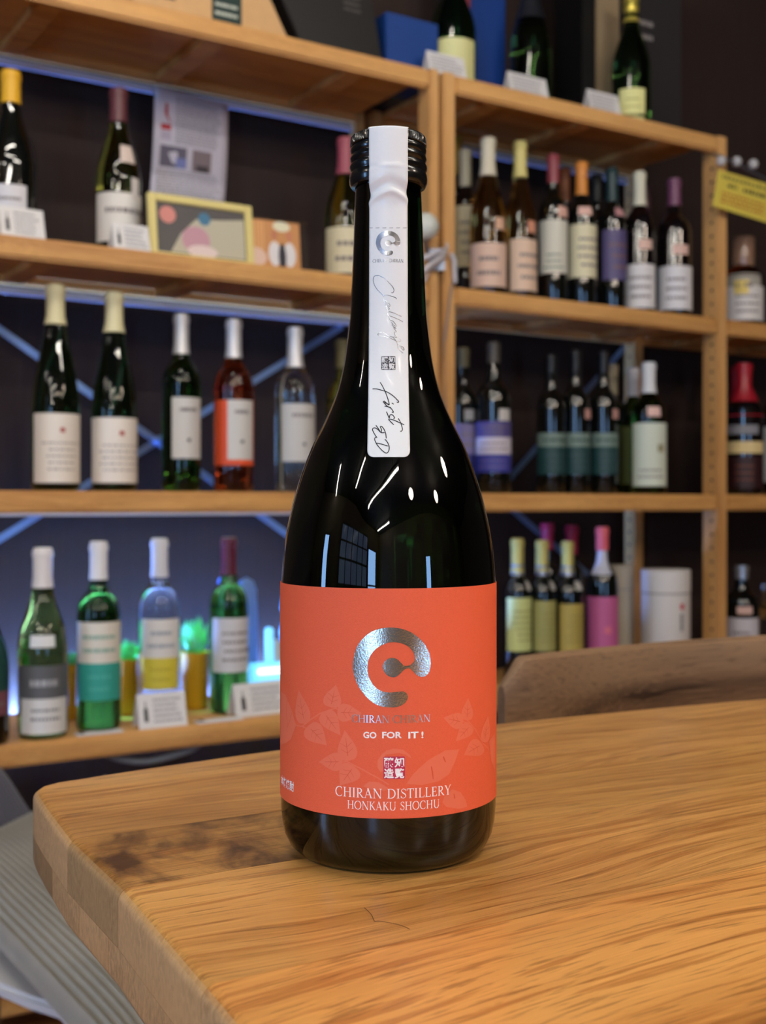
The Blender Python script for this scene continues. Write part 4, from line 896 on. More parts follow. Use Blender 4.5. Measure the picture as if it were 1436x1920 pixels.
# ribbed upholstered chair at the lower left
RIB = mat('corduroy', S(150, 144, 132), .85, sheen=.3, vary=.4, bscale=9)
RIBD = mat('corduroy_dark', S(74, 74, 88), .85, sheen=.3, vary=.15, bscale=60)
def ribbed(name, c, nrib, depth_, m, parent, base, bulge=.02, nu=None, nv=14, thick=.05, seg=6):
    """c: four corners; ribs run from edge c0-c1 to edge c3-c2"""
    nu = nrib*seg; vs, fs = [], []; c = [Vector(x)-base for x in c]
    nn = (c[1]-c[0]).cross(c[3]-c[0]).normalized()
    if nn.z < 0: nn = -nn
    for j in range(nv+1):
        for i in range(nu+1):
            u, v = i/nu, j/nv
            p = c[0].lerp(c[1], u).lerp(c[3].lerp(c[2], u), v)
            h_ = bulge*(1-(2*u-1)**6)*(1-(2*v-1)**6)+depth_*abs(math.sin(math.pi*nrib*u))
            vs.append(p+nn*h_)
    w = nu+1
    for j in range(nv):
        for i in range(nu): fs.append((j*w+i, j*w+i+1, (j+1)*w+i+1, (j+1)*w+i))
    n0 = len(vs); vs += [x-nn*thick for x in c]
    fs.append((n0, n0+3, n0+2, n0+1))
    fs.append(tuple([n0, n0+1]+[i for i in range(nu, -1, -1)])); fs.append(tuple([n0+2, n0+3]+[nv*w+i for i in range(nu+1)]))
    fs.append(tuple([n0+3, n0]+[j*w for j in range(nv+1)])); fs.append(tuple([n0+1, n0+2]+[j*w+nu for j in range(nv, -1, -1)]))
    return mesh(name, vs, fs, m, parent, True, 60)
cb = Vector((-.55, 1.25, ZF))
ac_ = thing('ribbed_armchair', 'grey ribbed corduroy lounge chair left of the table, below the shelves', 'chair', cb)
ZS_ = -.30
q0, q1, q3 = Vector((-.54, 1.447, ZS_)), Vector((-.437, 1.897, ZS_)), Vector((-.205, .93, ZS_)); q2 = q3+(q1-q0)
ribbed('seat_cushion', [q0, q1, q2, q3], 40, .009, RIB, ac_, cb, thick=.012, bulge=.012, nv=22)
ribbed('back_cushion', [ray(-190, 1425, 1.40), ray(-6, 1440, 1.74), ray(62, 1545, 1.70), q0+Vector((0, 0, .01))], 20, .007, RIBD, ac_, cb, bulge=.01, thick=.03)
def zpt(px, py, z): Y = (CAMZ-z)*F/(py-H0); return Vector(((px-W0)/F*Y, Y, z))
sh = [zpt(-150, 1650, -.332), zpt(-150, 1770, -.332), zpt(-20, 1838, -.332), zpt(50, 1868, -.332), zpt(108, 1886, -.332), zpt(200, 1990, -.332), Vector((-.14, 1.38, -.332)), Vector((-.44, 1.88, -.332))]
bm = bmesh.new(); fc = bm.faces.new([bm.verts.new(v-cb) for v in sh]); ex = bmesh.ops.extrude_face_region(bm, geom=[fc])
for v in ex['geom']:
    if isinstance(v, bmesh.types.BMVert): v.co.z -= .014
bmesh.ops.recalc_face_normals(bm, faces=bm.faces[:]); bmesh.ops.bevel(bm, geom=bm.edges[:], offset=.004, segments=3, affect='EDGES')
from_bm('seat_shell', bm, pm((206, 204, 206), .4), ac_, True, 40)
for v in (Vector((-.47, 1.42, 0)), Vector((-.25, 1.06, 0)), Vector((-.43, 1.76, 0)), Vector((-.16, 1.36, 0))):
    x, y = v.x-cb.x, v.y-cb.y; box('leg', x-.014, x+.014, y-.014, y+.014, .0005, -.346-ZF-.0005, M['walnut'], ac_, .003)

# ------------------------------------------------------------------ the tall shochu bottle
K = BY/F
silh = [(350, 61.5), (400, 63.5), (465, 66), (556, 70), (600, 72.5), (652, 79), (680, 83), (709, 89), (738, 97), (765, 107.5), (800, 123.5), (832, 140), (864, 153.5), (896, 165), (928, 175), (960, 183), (992, 190), (1024, 195.2), (1056, 198.6), (1088, 200.8), (1110, 201.5)]
body = [(CAMZ-(y-H0)*K, w*K*.9965) for y, w in silh][::-1]        # (z, r)
body = [(v[0], v[1]) for v in catmull(body, 3)]
RB = 201.5*K*.9965
bprof = [(.0005, .004), (.018, .003), (.0300, .0006), (.0335, .0), (.0365, .0010), (.0392, .0036), (.0411, .0078), (.0420, .0125), (RB, .018), (RB, .06)]+[(r, z) for z, r in body]+[(.0128, .268), (.0125, .272), (.0005, .272)]
MG = mat('bottle_glass', (.003, .009, .0012), .012, trans=1, ior=1.5)
main = thing('shochu_bottle', 'tall dark green bottle with orange label standing on the oak table', 'bottle', (BX, BY, .0003))
lathe('glass_body', bprof, MG, main, 160, 60)
ZT = .2809
# black screw cap with fine knurling and rolled rings
RC = .01525
cap_prof = [(.0132, .2606), (.0147, .2609), (.0153, .2620), (.0155, .2638), (.0153, .2655), (.0148, .2664), (.0149, .2668), (.01535, .2678), (.0154, .2688), (.0149, .2698), (.0145, .2702), (.0149, .2708), (.0152, .2718), (.0149, .2730), (.0145, .2735), (.0149, .2742), (.0151, .2752), (.0148, .2764), (.0145, .2768)]
cap = lathe('screw_cap', cap_prof+[(.0145, .2769)], M['black_plastic'], main, 120, 30, caps=False)
vs, fs = [], []; nk = 80
rows_ = [(.0147, .2767, 0), (.01515, .2770, 0), (.01515, .2774, 1), (.01505, .2796, 1), (.0149, .2802, .6), (.0144, .2807, 0), (.0136, ZT, 0), (.0002, ZT, 0)]
for r, z, kf in rows_:
    for i in range(nk*4):
        a = 2*math.pi*i/(nk*4); rr = r-(kf*.00042 if i % 4 in (0, 1) else 0); vs.append((rr*math.cos(a), rr*math.sin(a), z))
w = nk*4
for j in range(len(rows_)-1):
    for i in range(w): fs.append((j*w+i, j*w+(i+1) % w, (j+1)*w+(i+1) % w, (j+1)*w+i))
mesh('knurled_top', vs, fs, M['black_plastic'], cap, True, 35)

# surfaces of paper and print
tab_body = sorted([(z, r) for r, z in bprof[8:-1]])
def r_body(z): return interp(tab_body, z)
cap_tab = [(.2585, .0156), (ZT, .0154)]
def r_strip(z):
    rb_ = r_body(z)+.00035
    if z >= .2615: return .0159
    if z <= .2500: return rb_
    t_ = (z-.2500)/.0115; t_ = t_*t_*(3-2*t_); return rb_*(1-t_)+.0159*t_
def hit(px, py, rf):
    d = Vector(((px-W0)/F, 1, -(py-H0)/F)); t_ = BY-.06
    while t_ < BY+.01:
        p = Vector((0, 0, CAMZ-.0003))+d*t_
        if math.hypot(p.x-BX, p.y-BY) <= rf(p.z): break
        t_ += .0001
    th = math.atan2(p.x-BX, -(p.y-BY)); return th*rf(p.z), p.z     # arc to the right of front, height
def wrap(bm, rf, eps, maxlen=.002):
    """lay a flat (arc, height) mesh on the turned surface"""
    for _ in range(5):
        ed = [e for e in bm.edges if e.calc_length() > maxlen]
        if not ed: break
        bmesh.ops.subdivide_edges(bm, edges=ed, cuts=1, use_grid_fill=False)
        bmesh.ops.triangulate(bm, faces=[f for f in bm.faces if len(f.verts) > 3])
    for v in bm.verts:
        a, z = v.co.x, v.co.y; r = rf(z); th = a/r; rr = r+eps+v.co.z; v.co = (rr*math.sin(th), -rr*math.cos(th), z)
def poly_bm(polys, quads=()):
    bm = bmesh.new()
    for pl in polys:
        try:
            f = bm.faces.new([bm.verts.new((x, y, 0)) for x, y in pl])
        except Exception: continue
    bmesh.ops.triangulate(bm, faces=bm.faces[:])
    for f in bm.faces:
        f.normal_update()
        if f.normal.z < 0: f.normal_flip()
    return bm
def decal(name, polys, rf, eps, m, parent, maxlen=.002):
    bm = poly_bm(polys); wrap(bm, rf, eps, maxlen)
    return from_bm(name, bm, m, parent, True)
def stroke(pts, w, taper=False):
    """quads along a polyline; w may be a list"""
    out = []; n_ = len(pts)
    ws = w if isinstance(w, list) else [w]*n_
    L1, R1 = [], []
    for i in range(n_):
        a, b_ = pts[max(0, i-1)], pts[min(n_-1, i+1)]; dx, dy = b_[0]-a[0], b_[1]-a[1]; l = math.hypot(dx, dy) or 1; nx, ny = -dy/l, dx/l
        L1.append((pts[i][0]+nx*ws[i]/2, pts[i][1]+ny*ws[i]/2)); R1.append((pts[i][0]-nx*ws[i]/2, pts[i][1]-ny*ws[i]/2))
    for i in range(n_-1): out.append([L1[i], R1[i], R1[i+1], L1[i+1]])
    return out
RL = lambda z: RB
lab_m = None
def label_mat():
    m = mat('label_paper', S(238, 92, 52), .62, bump=.28, bscale=2600); nt = m.node_tree; b = nt.nodes['Principled BSDF']
    tc = nt.nodes.new('ShaderNodeTexCoord'); mp = nt.nodes.new('ShaderNodeMapping'); mp.inputs['Scale'].default_value = (1500, 1500, 2600)
    n = nt.nodes.new('ShaderNodeTexNoise'); n.inputs['Scale'].default_value = 1; n.inputs['Detail'].default_value = 3
    mx = nt.nodes.new('ShaderNodeMix'); mx.data_type = 'RGBA'; mx.inputs['A'].default_value = (*S(230, 92, 54), 1); mx.inputs['B'].default_value = (*S(244, 106, 66), 1)
    nt.links.new(tc.outputs['Object'], mp.inputs[0]); nt.links.new(mp.outputs[0], n.inputs['Vector']); nt.links.new(n.outputs[0], mx.inputs['Factor']); nt.links.new(mx.outputs['Result'], b.inputs['Base Color'])
    return m
LZ0, LZ1 = .0222, .1052
LP = [(RB, 0), (RB, .005), (RB, .2)]
label = patch('label', LP, LZ0, LZ1, -math.pi/2-2.0, -math.pi/2+2.0, label_mat(), main, eps=.00028, n=96, nz=8, th=.00022)
LE = .00034
def lp(x, y): return hit(x, y, lambda z: RB+.0003)
leafm = mat('leaf_print', S(238, 116, 82), .6); veinm = mat('vein_print', S(222, 86, 52), .6)
whitem = mat('white_print', S(255, 248, 244), .5); foilm = mat('silver_foil', S(206, 198, 184), .2, metal=1, bump=.14, bscale=1500)
foild = mat('silver_foil_fine', S(215, 205, 200), .3, metal=1)
def ZL(x, y): return lp(520+x/6.838, 1240+y/6.838)
def ZR(x, y): return lp(730+x/7.005, 1290+y/7.005)
def leaf(base, tip, w, f):
    bx_, by_, tx, ty = *base, *tip; dx, dy = tx-bx_, ty-by_; l = math.hypot(dx, dy); ux, uy = dx/l, dy/l; pts = []
    pr = [(0, 0.05), (.03, .3), (.10, .42), (.24, .5), (.40, .47), (.56, .37), (.72, .24), (.88, .10), (1, 0)]
    for t_, h_ in pr: pts.append((bx_+ux*l*t_-uy*w*h_, by_+uy*l*t_+ux*w*h_))
    for t_, h_ in reversed(pr[:-1]): pts.append((bx_+ux*l*t_+uy*w*h_, by_+uy*l*t_-ux*w*h_))
    P2 = [f(*q_) for q_ in pts]
    V2_ = stroke([f(bx_+ux*l*t_, by_+uy*l*t_) for t_ in (.15, .35, .55, .75)], [.0002, .00022, .00018, .0001])
    for sg in (-1, 1):
        for t0 in (.25, .45):
            V2_ += stroke([f(bx_+ux*l*t0, by_+uy*l*t0), f(bx_+ux*l*(t0+.14)-sg*uy*w*.3, by_+uy*l*(t0+.14)+sg*ux*w*.3)], [.00014, .0001])
    return P2, V2_
LF, VN = [], []
for b_, tp, w_, f_ in (((355, 800), (278, 365), 190, ZL), ((690, 590), (755, 300), 235, ZL), ((775, 655), (1085, 665), 235, ZL), ((600, 650), (815, 950), 235, ZL), ((400, 830), (640, 1078), 260, ZL),
                       ((915, 1275), (868, 880), 255, ZL), ((835, 1290), (538, 1290), 240, ZL), ((985, 1345), (808, 1590), 290, ZL),
                       ((1010, 425), (1028, 130), 155, ZR), ((960, 450), (700, 390), 215, ZR), ((1060, 490), (868, 700), 185, ZR), ((1210, 740), (972, 880), 235, ZR), ((1240, 715), (1292, 360), 120, ZR)):
    a_, v_ = leaf(b_, tp, w_, f_); LF.append(a_); VN += v_
LF.append([ZL(*q_) for q_ in ((48, 385), (110, 430), (180, 600), (250, 820), (180, 1000), (110, 1050), (48, 1070))])
LF.append([ZR(*q_) for q_ in ((1380, 590), (1300, 700), (1330, 950), (1380, 1110))])
LF.append([ZR(*q_) for q_ in ((910, 805), (730, 820), (600, 890), (500, 950), (380, 1060), (300, 1140), (220, 1260), (420, 1275), (640, 1225), (780, 1130), (850, 980))])
LF.append([ZR(*q_) for q_ in ((820, 1330), (930, 1370), (1000, 1480), (1015, 1560), (900, 1590), (740, 1560), (690, 1500), (710, 1430))])
LF.append([ZR(*q_) for q_ in ((-90, 880), (-40, 820), (60, 795), (180, 810), (270, 880), (285, 930), (220, 880), (120, 850))])
LF.append([ZL(*q_) for q_ in ((1285, 1270), (1340, 1190), (1380, 1160), (1380, 1400), (1320, 1420), (1285, 1360))])
LF.append([ZL(*q_) for q_ in ((1100, 1600), (1180, 1540), (1300, 1550), (1420, 1620), (1380, 1660), (1200, 1640))])
for st in ([(250, 825), (330, 835), (430, 750), (560, 665), (690, 620), (760, 600)], [(330, 835), (400, 870)], [(560, 665), (620, 690)], [(760, 600), (800, 640)], [(830, 1290), (900, 1285), (1100, 1390), (1300, 1500), (1430, 1580)]):
    LF += stroke([ZL(*q_) for q_ in st], .00045)
for st in ([(1000, 410), (1060, 470), (1120, 545), (1220, 730), (1275, 775)], [(1275, 775), (1310, 830)], [(950, 440), (1060, 470)]):
    LF += stroke([ZR(*q_) for q_ in st], .0004)
for st in ([(700, 900), (715, 935), (730, 975)], [(545, 1030), (560, 1110), (570, 1200)], [(840, 1390), (850, 1450)]):
    VN += stroke([ZR(*q_) for q_ in st], [.0004, .0006, .0003][:len(st)])
for st in ([(130, 500), (120, 650), (140, 820)], [(190, 660), (170, 760), (130, 860)]):
    VN += stroke([ZL(*q_) for q_ in st], .0002)
decal('leaf_print', LF, RL, LE, leafm, label); lv = decal('leaf_veins', VN, RL, LE+.00004, veinm, label); lv['kind'] = 'stuff'
# the silver emblem
EM = [(728, 750), (700, 800), (640, 832), (580, 840), (500, 835), (420, 805), (330, 730), (255, 620), (217, 500), (217, 400), (245, 280), (310, 185), (400, 118), (520, 86), (640, 90), (760, 130), (870, 220), (930, 330), (943, 430), (930, 500), (900, 538), (860, 550), (815, 535), (775, 497), (740, 470), (700, 480), (665, 512), (630, 543), (590, 555), (540, 540), (505, 500), (493, 455), (505, 415), (540, 382), (580, 370), (630, 385), (662, 415), (690, 443), (718, 447), (755, 435), (785, 405), (795, 365), (780, 320), (740, 270), (680, 237), (600, 222), (520, 235), (430, 285), (370, 365), (350, 450), (360, 540), (400, 620), (460, 675), (540, 698), (620, 694), (685, 690), (718, 710)]
EMs = catmull(EM, 4, True)
decal('emblem', [[lp(620+x/5.052, 1160+y/5.052) for x, y in EMs]], RL, LE+.00006, foilm, label, .003)

# a small roman serif alphabet drawn with strokes (unit cap height)
def arc(cx, cy, rx, ry, a0, a1, n_=14): return [(cx+rx*math.cos(math.radians(a0+(a1-a0)*i/n_)), cy+ry*math.sin(math.radians(a0+(a1-a0)*i/n_))) for i in range(n_+1)]
TK, TN, SF = .125, .05, .035
def aw(pts, cx, thick=TK, thin=TN): # thick where the stroke runs upright
    ws = []
    for i in range(len(pts)):
        a, b_ = pts[max(0, i-1)], pts[min(len(pts)-1, i+1)]; l = math.hypot(b_[0]-a[0], b_[1]-a[1]) or 1; ws.append(thin+(thick-thin)*abs(b_[1]-a[1])/l)
    return ws
def serif(x, y, w=.30): return stroke([(x-w/2, y+(SF/2 if y < .5 else -SF/2)), (x+w/2, y+(SF/2 if y < .5 else -SF/2))], SF)
def vstem(x, y0=0, y1=1, s0=True, s1=True, w=TK): return stroke([(x, y0), (x, y1)], w)+(serif(x, 0) if s0 else [])+(serif(x, 1) if s1 else [])
def cv(pts): return stroke(pts, aw(pts, 0))
def glyph(c):
    if c == 'C': return cv(arc(.47, .5, .42, .5, 52, 308))+stroke([(.74, .98), (.745, .72)], .04)+stroke([(.76, .22), (.72, .06)], .04), .86
    if c == 'G': return cv(arc(.47, .5, .42, .5, 52, 300))+vstem(.76, .02, .42, False, False)+stroke([(.6, .42), (.92, .42)], SF), .98
    if c == 'O': return cv(arc(.5, .5, .43, .5, 0, 360, 24)), 1.0
    if c == 'H': return vstem(.17)+vstem(.78)+stroke([(.17, .52), (.78, .52)], TN), .95
    if c == 'I': return vstem(.19), .38
    if c == 'L': return vstem(.19)+stroke([(.19, .03), (.62, .03)], TN)+stroke([(.62, 0), (.66, .24)], .045), .66
    if c == 'E': return vstem(.19)+stroke([(.19, .03), (.6, .03)], TN)+stroke([(.6, 0), (.64, .22)], .045)+stroke([(.19, .97), (.58, .97)], TN)+stroke([(.58, 1), (.58, .8)], .045)+stroke([(.19, .52), (.5, .52)], TN)+stroke([(.5, .62), (.5, .42)], .04), .68
    if c == 'T': return vstem(.38, s1=False)+stroke([(.03, .97), (.73, .97)], TN)+stroke([(.04, 1), (.02, .76)], .045)+stroke([(.72, 1), (.74, .76)], .045), .74
    if c == 'D': return vstem(.19)+cv([(.19, .975), (.4, .975)]+arc(.4, .5, .44, .475, 80, -80)+[(.4, .025), (.19, .025)]), .92
    if c == 'R': return vstem(.19)+cv([(.19, .975), (.32, .975)]+arc(.33, .74, .25, .235, 80, -80, 10)+[(.32, .505), (.19, .505)])+stroke([(.34, .5), (.72, .02)], [.09, TK])+stroke([(.68, .02), (.84, .02)], SF), .78
    if c == 'A': return stroke([(.14, 0), (.45, 1.0)], TN)+stroke([(.43, 1.02), (.78, 0)], TK)+stroke([(.25, .34), (.66, .34)], TN)+serif(.14, 0, .24)+serif(.79, 0, .28), .90
    if c == 'N': return stroke([(.15, 0), (.15, 1)], TN)+serif(.15, 0, .24)+serif(.12, 1, .2)+stroke([(.15, 1.0), (.80, .0)], TK)+stroke([(.82, 0), (.82, 1)], TN)+serif(.82, 1, .24), .95
    if c == 'K': return vstem(.19)+stroke([(.24, .48), (.68, .98)], TN)+stroke([(.34, .58), (.74, .02)], TK)+stroke([(.7, .02), (.86, .02)], SF)+serif(.68, 1, .24), .82
    if c == 'U': return stroke([(.18, 1), (.18, .34)], TK)+serif(.18, 1, .28)+cv(arc(.49, .34, .31, .36, 180, 360))+stroke([(.80, .34), (.80, 1)], TN)+serif(.80, 1, .24), .96
    if c == 'S':
        pts = catmull([(.50, .84), (.42, .95), (.28, .98), (.14, .90), (.11, .76), (.20, .61), (.36, .50), (.50, .38), (.54, .22), (.44, .07), (.28, .02), (.14, .07), (.07, .20)], 3)
        ws = [TN+(TK-TN)*math.exp(-((p_[1]-.5)/.28)**2) for p_ in pts]; return stroke(pts, ws)+stroke([(.50, .98), (.52, .76)], .04)+stroke([(.06, .02), (.05, .26)], .04), .60
    if c == 'Y': return stroke([(.12, 1), (.42, .45)], TK)+stroke([(.72, 1), (.42, .45)], TN)+stroke([(.42, .48), (.42, 0)], TK)+serif(.42, 0)+serif(.12, 1, .24)+serif(.74, 1, .22), .80
    return [], .42
def serif_text(txt, x0, x1, z0, h, track=.06, bold=1.0):
    tot = 0; items = []
    for ch_ in txt:
        g_, w_ = glyph(ch_); items.append((g_, tot)); tot += w_+track
    tot -= track; sx = (x1-x0)/tot; out = []
    for g_, off_ in items:
        for pl in g_: out.append([(x0+(x+off_)*sx, z0+y*h) for x, y in pl])
    return out
a0, z0_ = lp(630, 1494); a1, z1_ = lp(844, 1491); zc = lp(737, 1497)[1]; zt = lp(737, 1479)[1]
decal('lettering', serif_text('CHIRAN DISTILLERY', a0, a1, zc, zt-zc), RL, LE+.00008, whitem, label)
a0, _ = lp(652, 1514); a1, _ = lp(823, 1514); zc = lp(737, 1519)[1]; zt = lp(737, 1503.5)[1]
decal('lettering', serif_text('HONKAKU SHOCHU', a0, a1, zc, zt-zc), RL, LE+.00008, whitem, label)
a0, _ = lp(660, 1350); a1, _ = lp(806, 1350); zc = lp(733, 1355.5)[1]; zt = lp(733, 1341.5)[1]
decal('lettering', serif_text('CHIRAN CHIRAN', a0, a1, zc, zt-zc, track=.02), RL, LE+.00008, foild, label)

def font_bm(txt, size=1.0, bold=0.0):
    cu = bpy.data.curves.new('txt', 'FONT'); cu.body = txt; cu.size = size; cu.resolution_u = 3; cu.offset = bold
    o = bpy.data.objects.new('txt', cu); C.objects.link(o); bpy.context.view_layer.update()
    dg = bpy.context.evaluated_depsgraph_get(); me = bpy.data.meshes.new_from_object(o.evaluated_get(dg))
    bm = bmesh.new(); bm.from_mesh(me); bpy.data.objects.remove(o); bpy.data.curves.remove(cu); bpy.data.meshes.remove(me)
    bmesh.ops.triangulate(bm, faces=bm.faces[:]); return bm
def fit(bm, x0, x1, z0, z1):
    xs = [v.co.x for v in bm.verts]; ys = [v.co.y for v in bm.verts]
    ax, bx2, ay, by2 = min(xs), max(xs), min(ys), max(ys)
    for v in bm.verts: v.co = (x0+(v.co.x-ax)/(bx2-ax)*(x1-x0), z0+(v.co.y-ay)/(by2-ay)*(z1-z0), 0)
def text_on(name, txt, x0, x1, z0, z1, rf, eps, m, parent, bold=0.0):
    bm = font_bm(txt, 1, bold); fit(bm, x0, x1, z0, z1)
    for f in bm.faces:
        f.normal_update()
        if f.normal.z < 0: f.normal_flip()
    wrap(bm, rf, eps, .004); return from_bm(name, bm, m, parent)
def word(txt, px0, px1, py0, py1, bold=.02):
    a0_, _ = lp(px0, (py0+py1)/2); a1_, _ = lp(px1, (py0+py1)/2); c_ = (px0+px1)/2
    text_on('lettering', txt, a0_, a1_, lp(c_, py1)[1], lp(c_, py0)[1], RL, LE+.00008, whitem, label, bold)
word('GO', 681.5, 706, 1372, 1384.3, .03); word('FOR', 716.5, 753, 1372, 1384.3, .03); word('IT', 765, 784, 1372, 1384.3, .03); word('!', 789.3, 793.2, 1371.5, 1384, .03)
# red seal with four characters
sq = [lp(718.8, 1439), lp(758.8, 1439)]; szt, szb = lp(739, 1418.5)[1], lp(739, 1460.5)[1]
def seal(x0, x1, zb_, zt_, rf, eps, ground, char, parent, bold=.025):
    r_ = (x1-x0)*.06; pts = []
    for cx, cy, a in ((x1-r_, zb_+r_, -90), (x1-r_, zt_-r_, 0), (x0+r_, zt_-r_, 90), (x0+r_, zb_+r_, 180)):
        for k in range(4): pts.append((cx+r_*math.cos(math.radians(a+30*k)), cy+r_*math.sin(math.radians(a+30*k))))
    o = decal('seal_stamp', [pts], rf, eps, ground, parent)
    mx, mz, g_ = (x0+x1)/2, (zb_+zt_)/2, (x1-x0)*.03
    for ch_, a, b_, c_, d_ in (('醸', x0+g_, mx-g_*.5, mz+g_*.5, zt_-g_), ('知', mx+g_*.5, x1-g_, mz+g_*.5, zt_-g_), ('造', x0+g_, mx-g_*.5, zb_+g_, mz-g_*.5), ('覧', mx+g_*.5, x1-g_, zb_+g_, mz-g_*.5)):
        text_on('seal_character', ch_, a, b_, c_, d_, rf, eps+.00004, char, parent, bold)
seal(sq[0][0], sq[1][0], szb, szt, RL, LE+.00006, mat('seal_red', S(196, 44, 78), .5), whitem, label)
# small characters at the left end of the label
za, zb_ = lp(540, 1462)[1], lp(540, 1478)[1]
a0, _ = lp(528.3, 1466); a1, _ = lp(553, 1475)
zc_ = lp(545, 1473)[1]
for k, ch_ in enumerate('本格焼酎'):
    u0 = a0+(a1-a0)*k/4; u1 = a0+(a1-a0)*(k+.92)/4
    text_on('lettering', ch_, u0, u1, zc_-.0019, zc_+.0019, RL, LE+.00008, whitem, label, .02)

# paper seal strip over the cap
def strip_mat():
    m = mat('strip_paper', S(236, 237, 234), .34, bump=.12, bscale=500, coat=.15); return m
zb0 = hit(727, 857, r_strip)[1]
HW = .00775
vs, fs = [], []; nu = 22
path = []
for k in range(9): path.append(('t', .0145*(1-k/8*1.0)*1.0))
rows2 = []
# back side, over the top, down the front
for z in (.262, .270, .278): rows2.append(('b', z))
for k in range(11): rows2.append(('t', -.0148+.0296*k/10))
z = .2800
zs = []
while z > zb0+.0026: zs.append(z); z -= .0005 if .25 < z < .27 else .0012
zs += [zb0+.0026, zb0+.0017, zb0+.001, zb0+.0005, zb0+.0001, zb0]
def half_w(z):
    base_w = HW+max(0, (.19-z))*.006
    d = z-zb0; r_ = .0023
    return base_w if d >= r_ else base_w-r_+math.sqrt(max(0, r_*r_-(r_-d)**2))
def wav(u, z):      # creases where the paper leaves the cap
    e = math.exp(-((z-.2555)/.004)**2)
    zc_ = .2572-.0035*abs(u-.1)**1.5                      # arched fold over the neck
    return .0009*math.exp(-((z-zc_+.0012)/.0012)**2)*(1-.5*u*u)-.0011*math.exp(-((z-zc_-.0020)/.0022)**2)+.0003*math.exp(-((z-.2655)/.0008)**2)*math.sin(2*u+1)
for z in zs: rows2.append(('f', z))
for kind, val in rows2:
    for i in range(nu+1):
        u = -1+2*i/nu
        if kind == 'f':
            r = r_strip(val)+wav(u, val); th = half_w(val)*u/r_strip(val); vs.append((r*math.sin(th), -r*math.cos(th), val))
        elif kind == 't':
            x = HW*u; rim = math.sqrt(max(0, .0158**2-x*x)); y = -val/.0148*rim*.985; e = abs(val)/.0148
            vs.append((x, -y if False else y*-1, ZT+.0003-.0006*e**6))
        else:
            th = HW*u/.0159; vs.append((.0159*math.sin(th), .0159*math.cos(th), val))
# order: back rows first, so top rows must run from back (+y) to front (-y)
for j in range(3, 14):
    for i in range(nu+1):
        x, y, z = vs[j*(nu+1)+i]; val = rows2[j][1]; rim = math.sqrt(max(0, .0158**2-x*x)); vs[j*(nu+1)+i] = (x, -val/.0148*rim, z)
w = nu+1
for j in range(len(rows2)-1):
    for i in range(nu): fs.append((j*w+i, j*w+i+1, (j+1)*w+i+1, (j+1)*w+i))
strip = mesh('seal_strip', vs, fs, strip_mat(), main, True)
strip.data.update()
md = strip.modifiers.new('thickness', 'SOLIDIFY'); md.thickness = .00014; md.offset = 0
def sp(x, y): return hit(x, y, r_strip)
SE = .00016
foil_s = mat('strip_foil', S(176, 178, 186), .22, metal=1)
decal('emblem', [[sp(727.6+(x-580)*.0616*1.0, 456+(y-460)*.0616) for x, y in EMs]], r_strip, SE, foil_s, strip)
a0, _ = sp(699, 488); a1, _ = sp(756, 488)
decal('lettering', serif_text('CHIRAN CHIRAN', a0, a1, sp(727, 491.5)[1], sp(727, 485.5)[1]-sp(727, 491.5)[1], track=.02), r_strip, SE, foil_s, strip)
pf = []
for k in range(6):
    x = 692+k*12.6; pf += stroke([sp(x, 427.5), sp(x+7, 427.3)], .00018)
decal('perforation', pf, r_strip, SE, M['ink_grey'], strip)
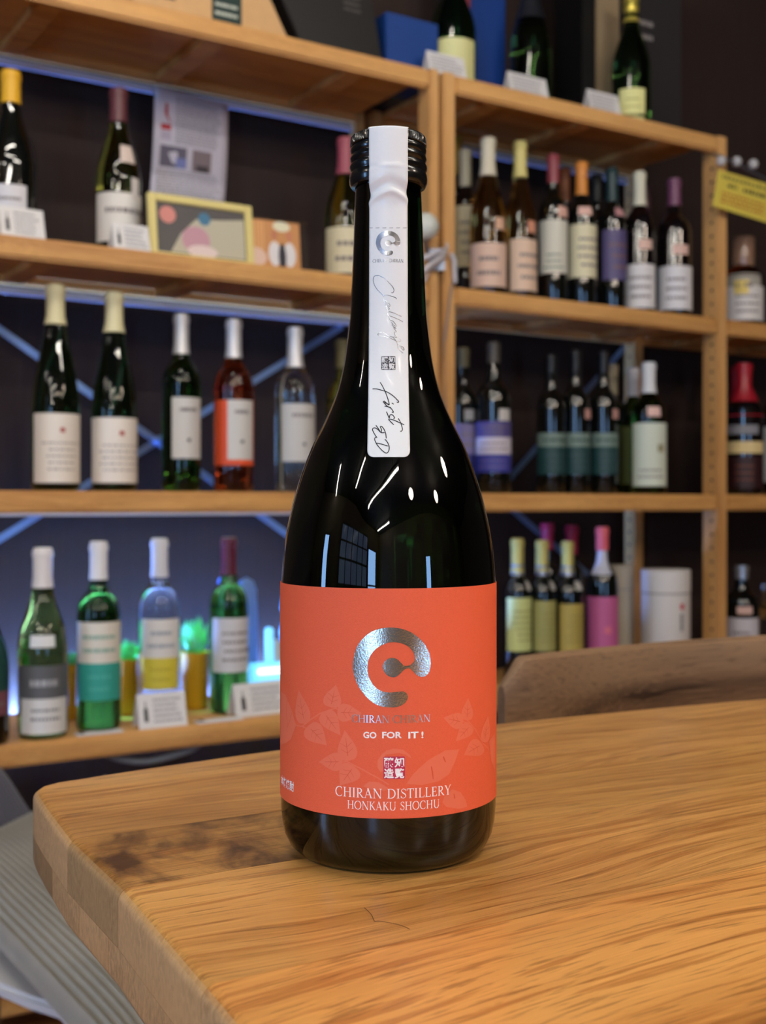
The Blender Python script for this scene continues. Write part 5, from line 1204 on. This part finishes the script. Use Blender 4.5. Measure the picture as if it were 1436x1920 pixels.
CH1 = [[(270, 175), (200, 185), (165, 220), (160, 280), (190, 380), (250, 470), (320, 540), (370, 605)], [(270, 180), (370, 230), (460, 310), (540, 400), (570, 470), (550, 520), (515, 520)], [(620, 650), (600, 620), (540, 600), (440, 570), (370, 580)],
       [(370, 650), (385, 710), (400, 760), (440, 850)], [(390, 680), (440, 700), (480, 750), (500, 800), (460, 780), (420, 740)], [(400, 790), (470, 830), (480, 860), (440, 860), (480, 900)], [(440, 890), (480, 900), (600, 940), (650, 960), (715, 1000)], [(480, 900), (440, 950), (480, 980), (600, 1030), (690, 1070), (745, 1105)],
       [(480, 980), (470, 1010), (500, 1070), (550, 1090), (590, 1140), (620, 1190), (560, 1170), (520, 1110)], [(530, 1160), (560, 1200), (620, 1240), (560, 1220), (620, 1300), (580, 1310), (590, 1370), (630, 1420)],
       [(630, 1420), (550, 1410), (620, 1490), (500, 1430), (380, 1400), (270, 1380), (250, 1345), (300, 1315), (360, 1320), (480, 1390), (560, 1410)], [(620, 1490), (690, 1500), (700, 1470), (670, 1420)], [(620, 1490), (640, 1560), (660, 1640), (750, 1730)], [(640, 1560), (690, 1590), (740, 1600), (770, 1650), (750, 1670), (710, 1610)]]
pl = []
for st in CH1: pl += stroke([sp(685+x/10.667, 500+y/10.667) for x, y in catmull(st, 3)], .00022)
decal('foil_script', pl, r_strip, SE, foil_s, strip)
CH2 = [[(265, 545), (300, 600), (345, 690), (390, 800), (430, 950), (380, 925), (325, 905), (340, 885), (385, 925), (430, 950)], [(130, 665), (200, 665), (300, 690), (400, 725), (500, 790), (570, 860), (597, 890), (590, 908), (562, 903)],
       [(345, 975), (400, 985), (460, 1000)], [(330, 905), (390, 975), (455, 1010), (495, 1060), (500, 1088), (478, 1082)], [(475, 918), (510, 942)], [(380, 1075), (405, 1135), (430, 1190), (440, 1140), (470, 1125), (500, 1145), (525, 1185), (505, 1200)],
       [(510, 1312), (460, 1260), (418, 1210), (500, 1222), (600, 1265), (697, 1312)], [(590, 1195), (640, 1290), (662, 1375), (655, 1420), (625, 1428)],
       [(190, 1320), (235, 1380), (280, 1450), (290, 1395), (268, 1345), (300, 1345), (340, 1400), (365, 1470), (378, 1555)], [(345, 1450), (285, 1452), (220, 1390), (165, 1365), (130, 1390), (150, 1450), (210, 1545)],
       [(350, 1570), (400, 1630), (430, 1720), (412, 1795), (372, 1820), (300, 1770), (220, 1680), (172, 1590), (172, 1550), (200, 1528)], [(208, 1640), (290, 1658), (400, 1692)]]
pl = []
for st in CH2: pl += stroke([sp(685+x/9.6, 660+y/9.6) for x, y in catmull(st, 3)], .00034)
decal('handwriting', pl, r_strip, SE, M['black_ink'], strip)
x0s, _ = sp(714.8, 680); x1s, _ = sp(741.2, 680)
seal(x0s, x1s, sp(728, 693.5)[1], sp(728, 668)[1], r_strip, SE, mat('seal_grey', S(60, 58, 62), .5), mat('seal_white', S(226, 226, 224), .5), strip, .02)
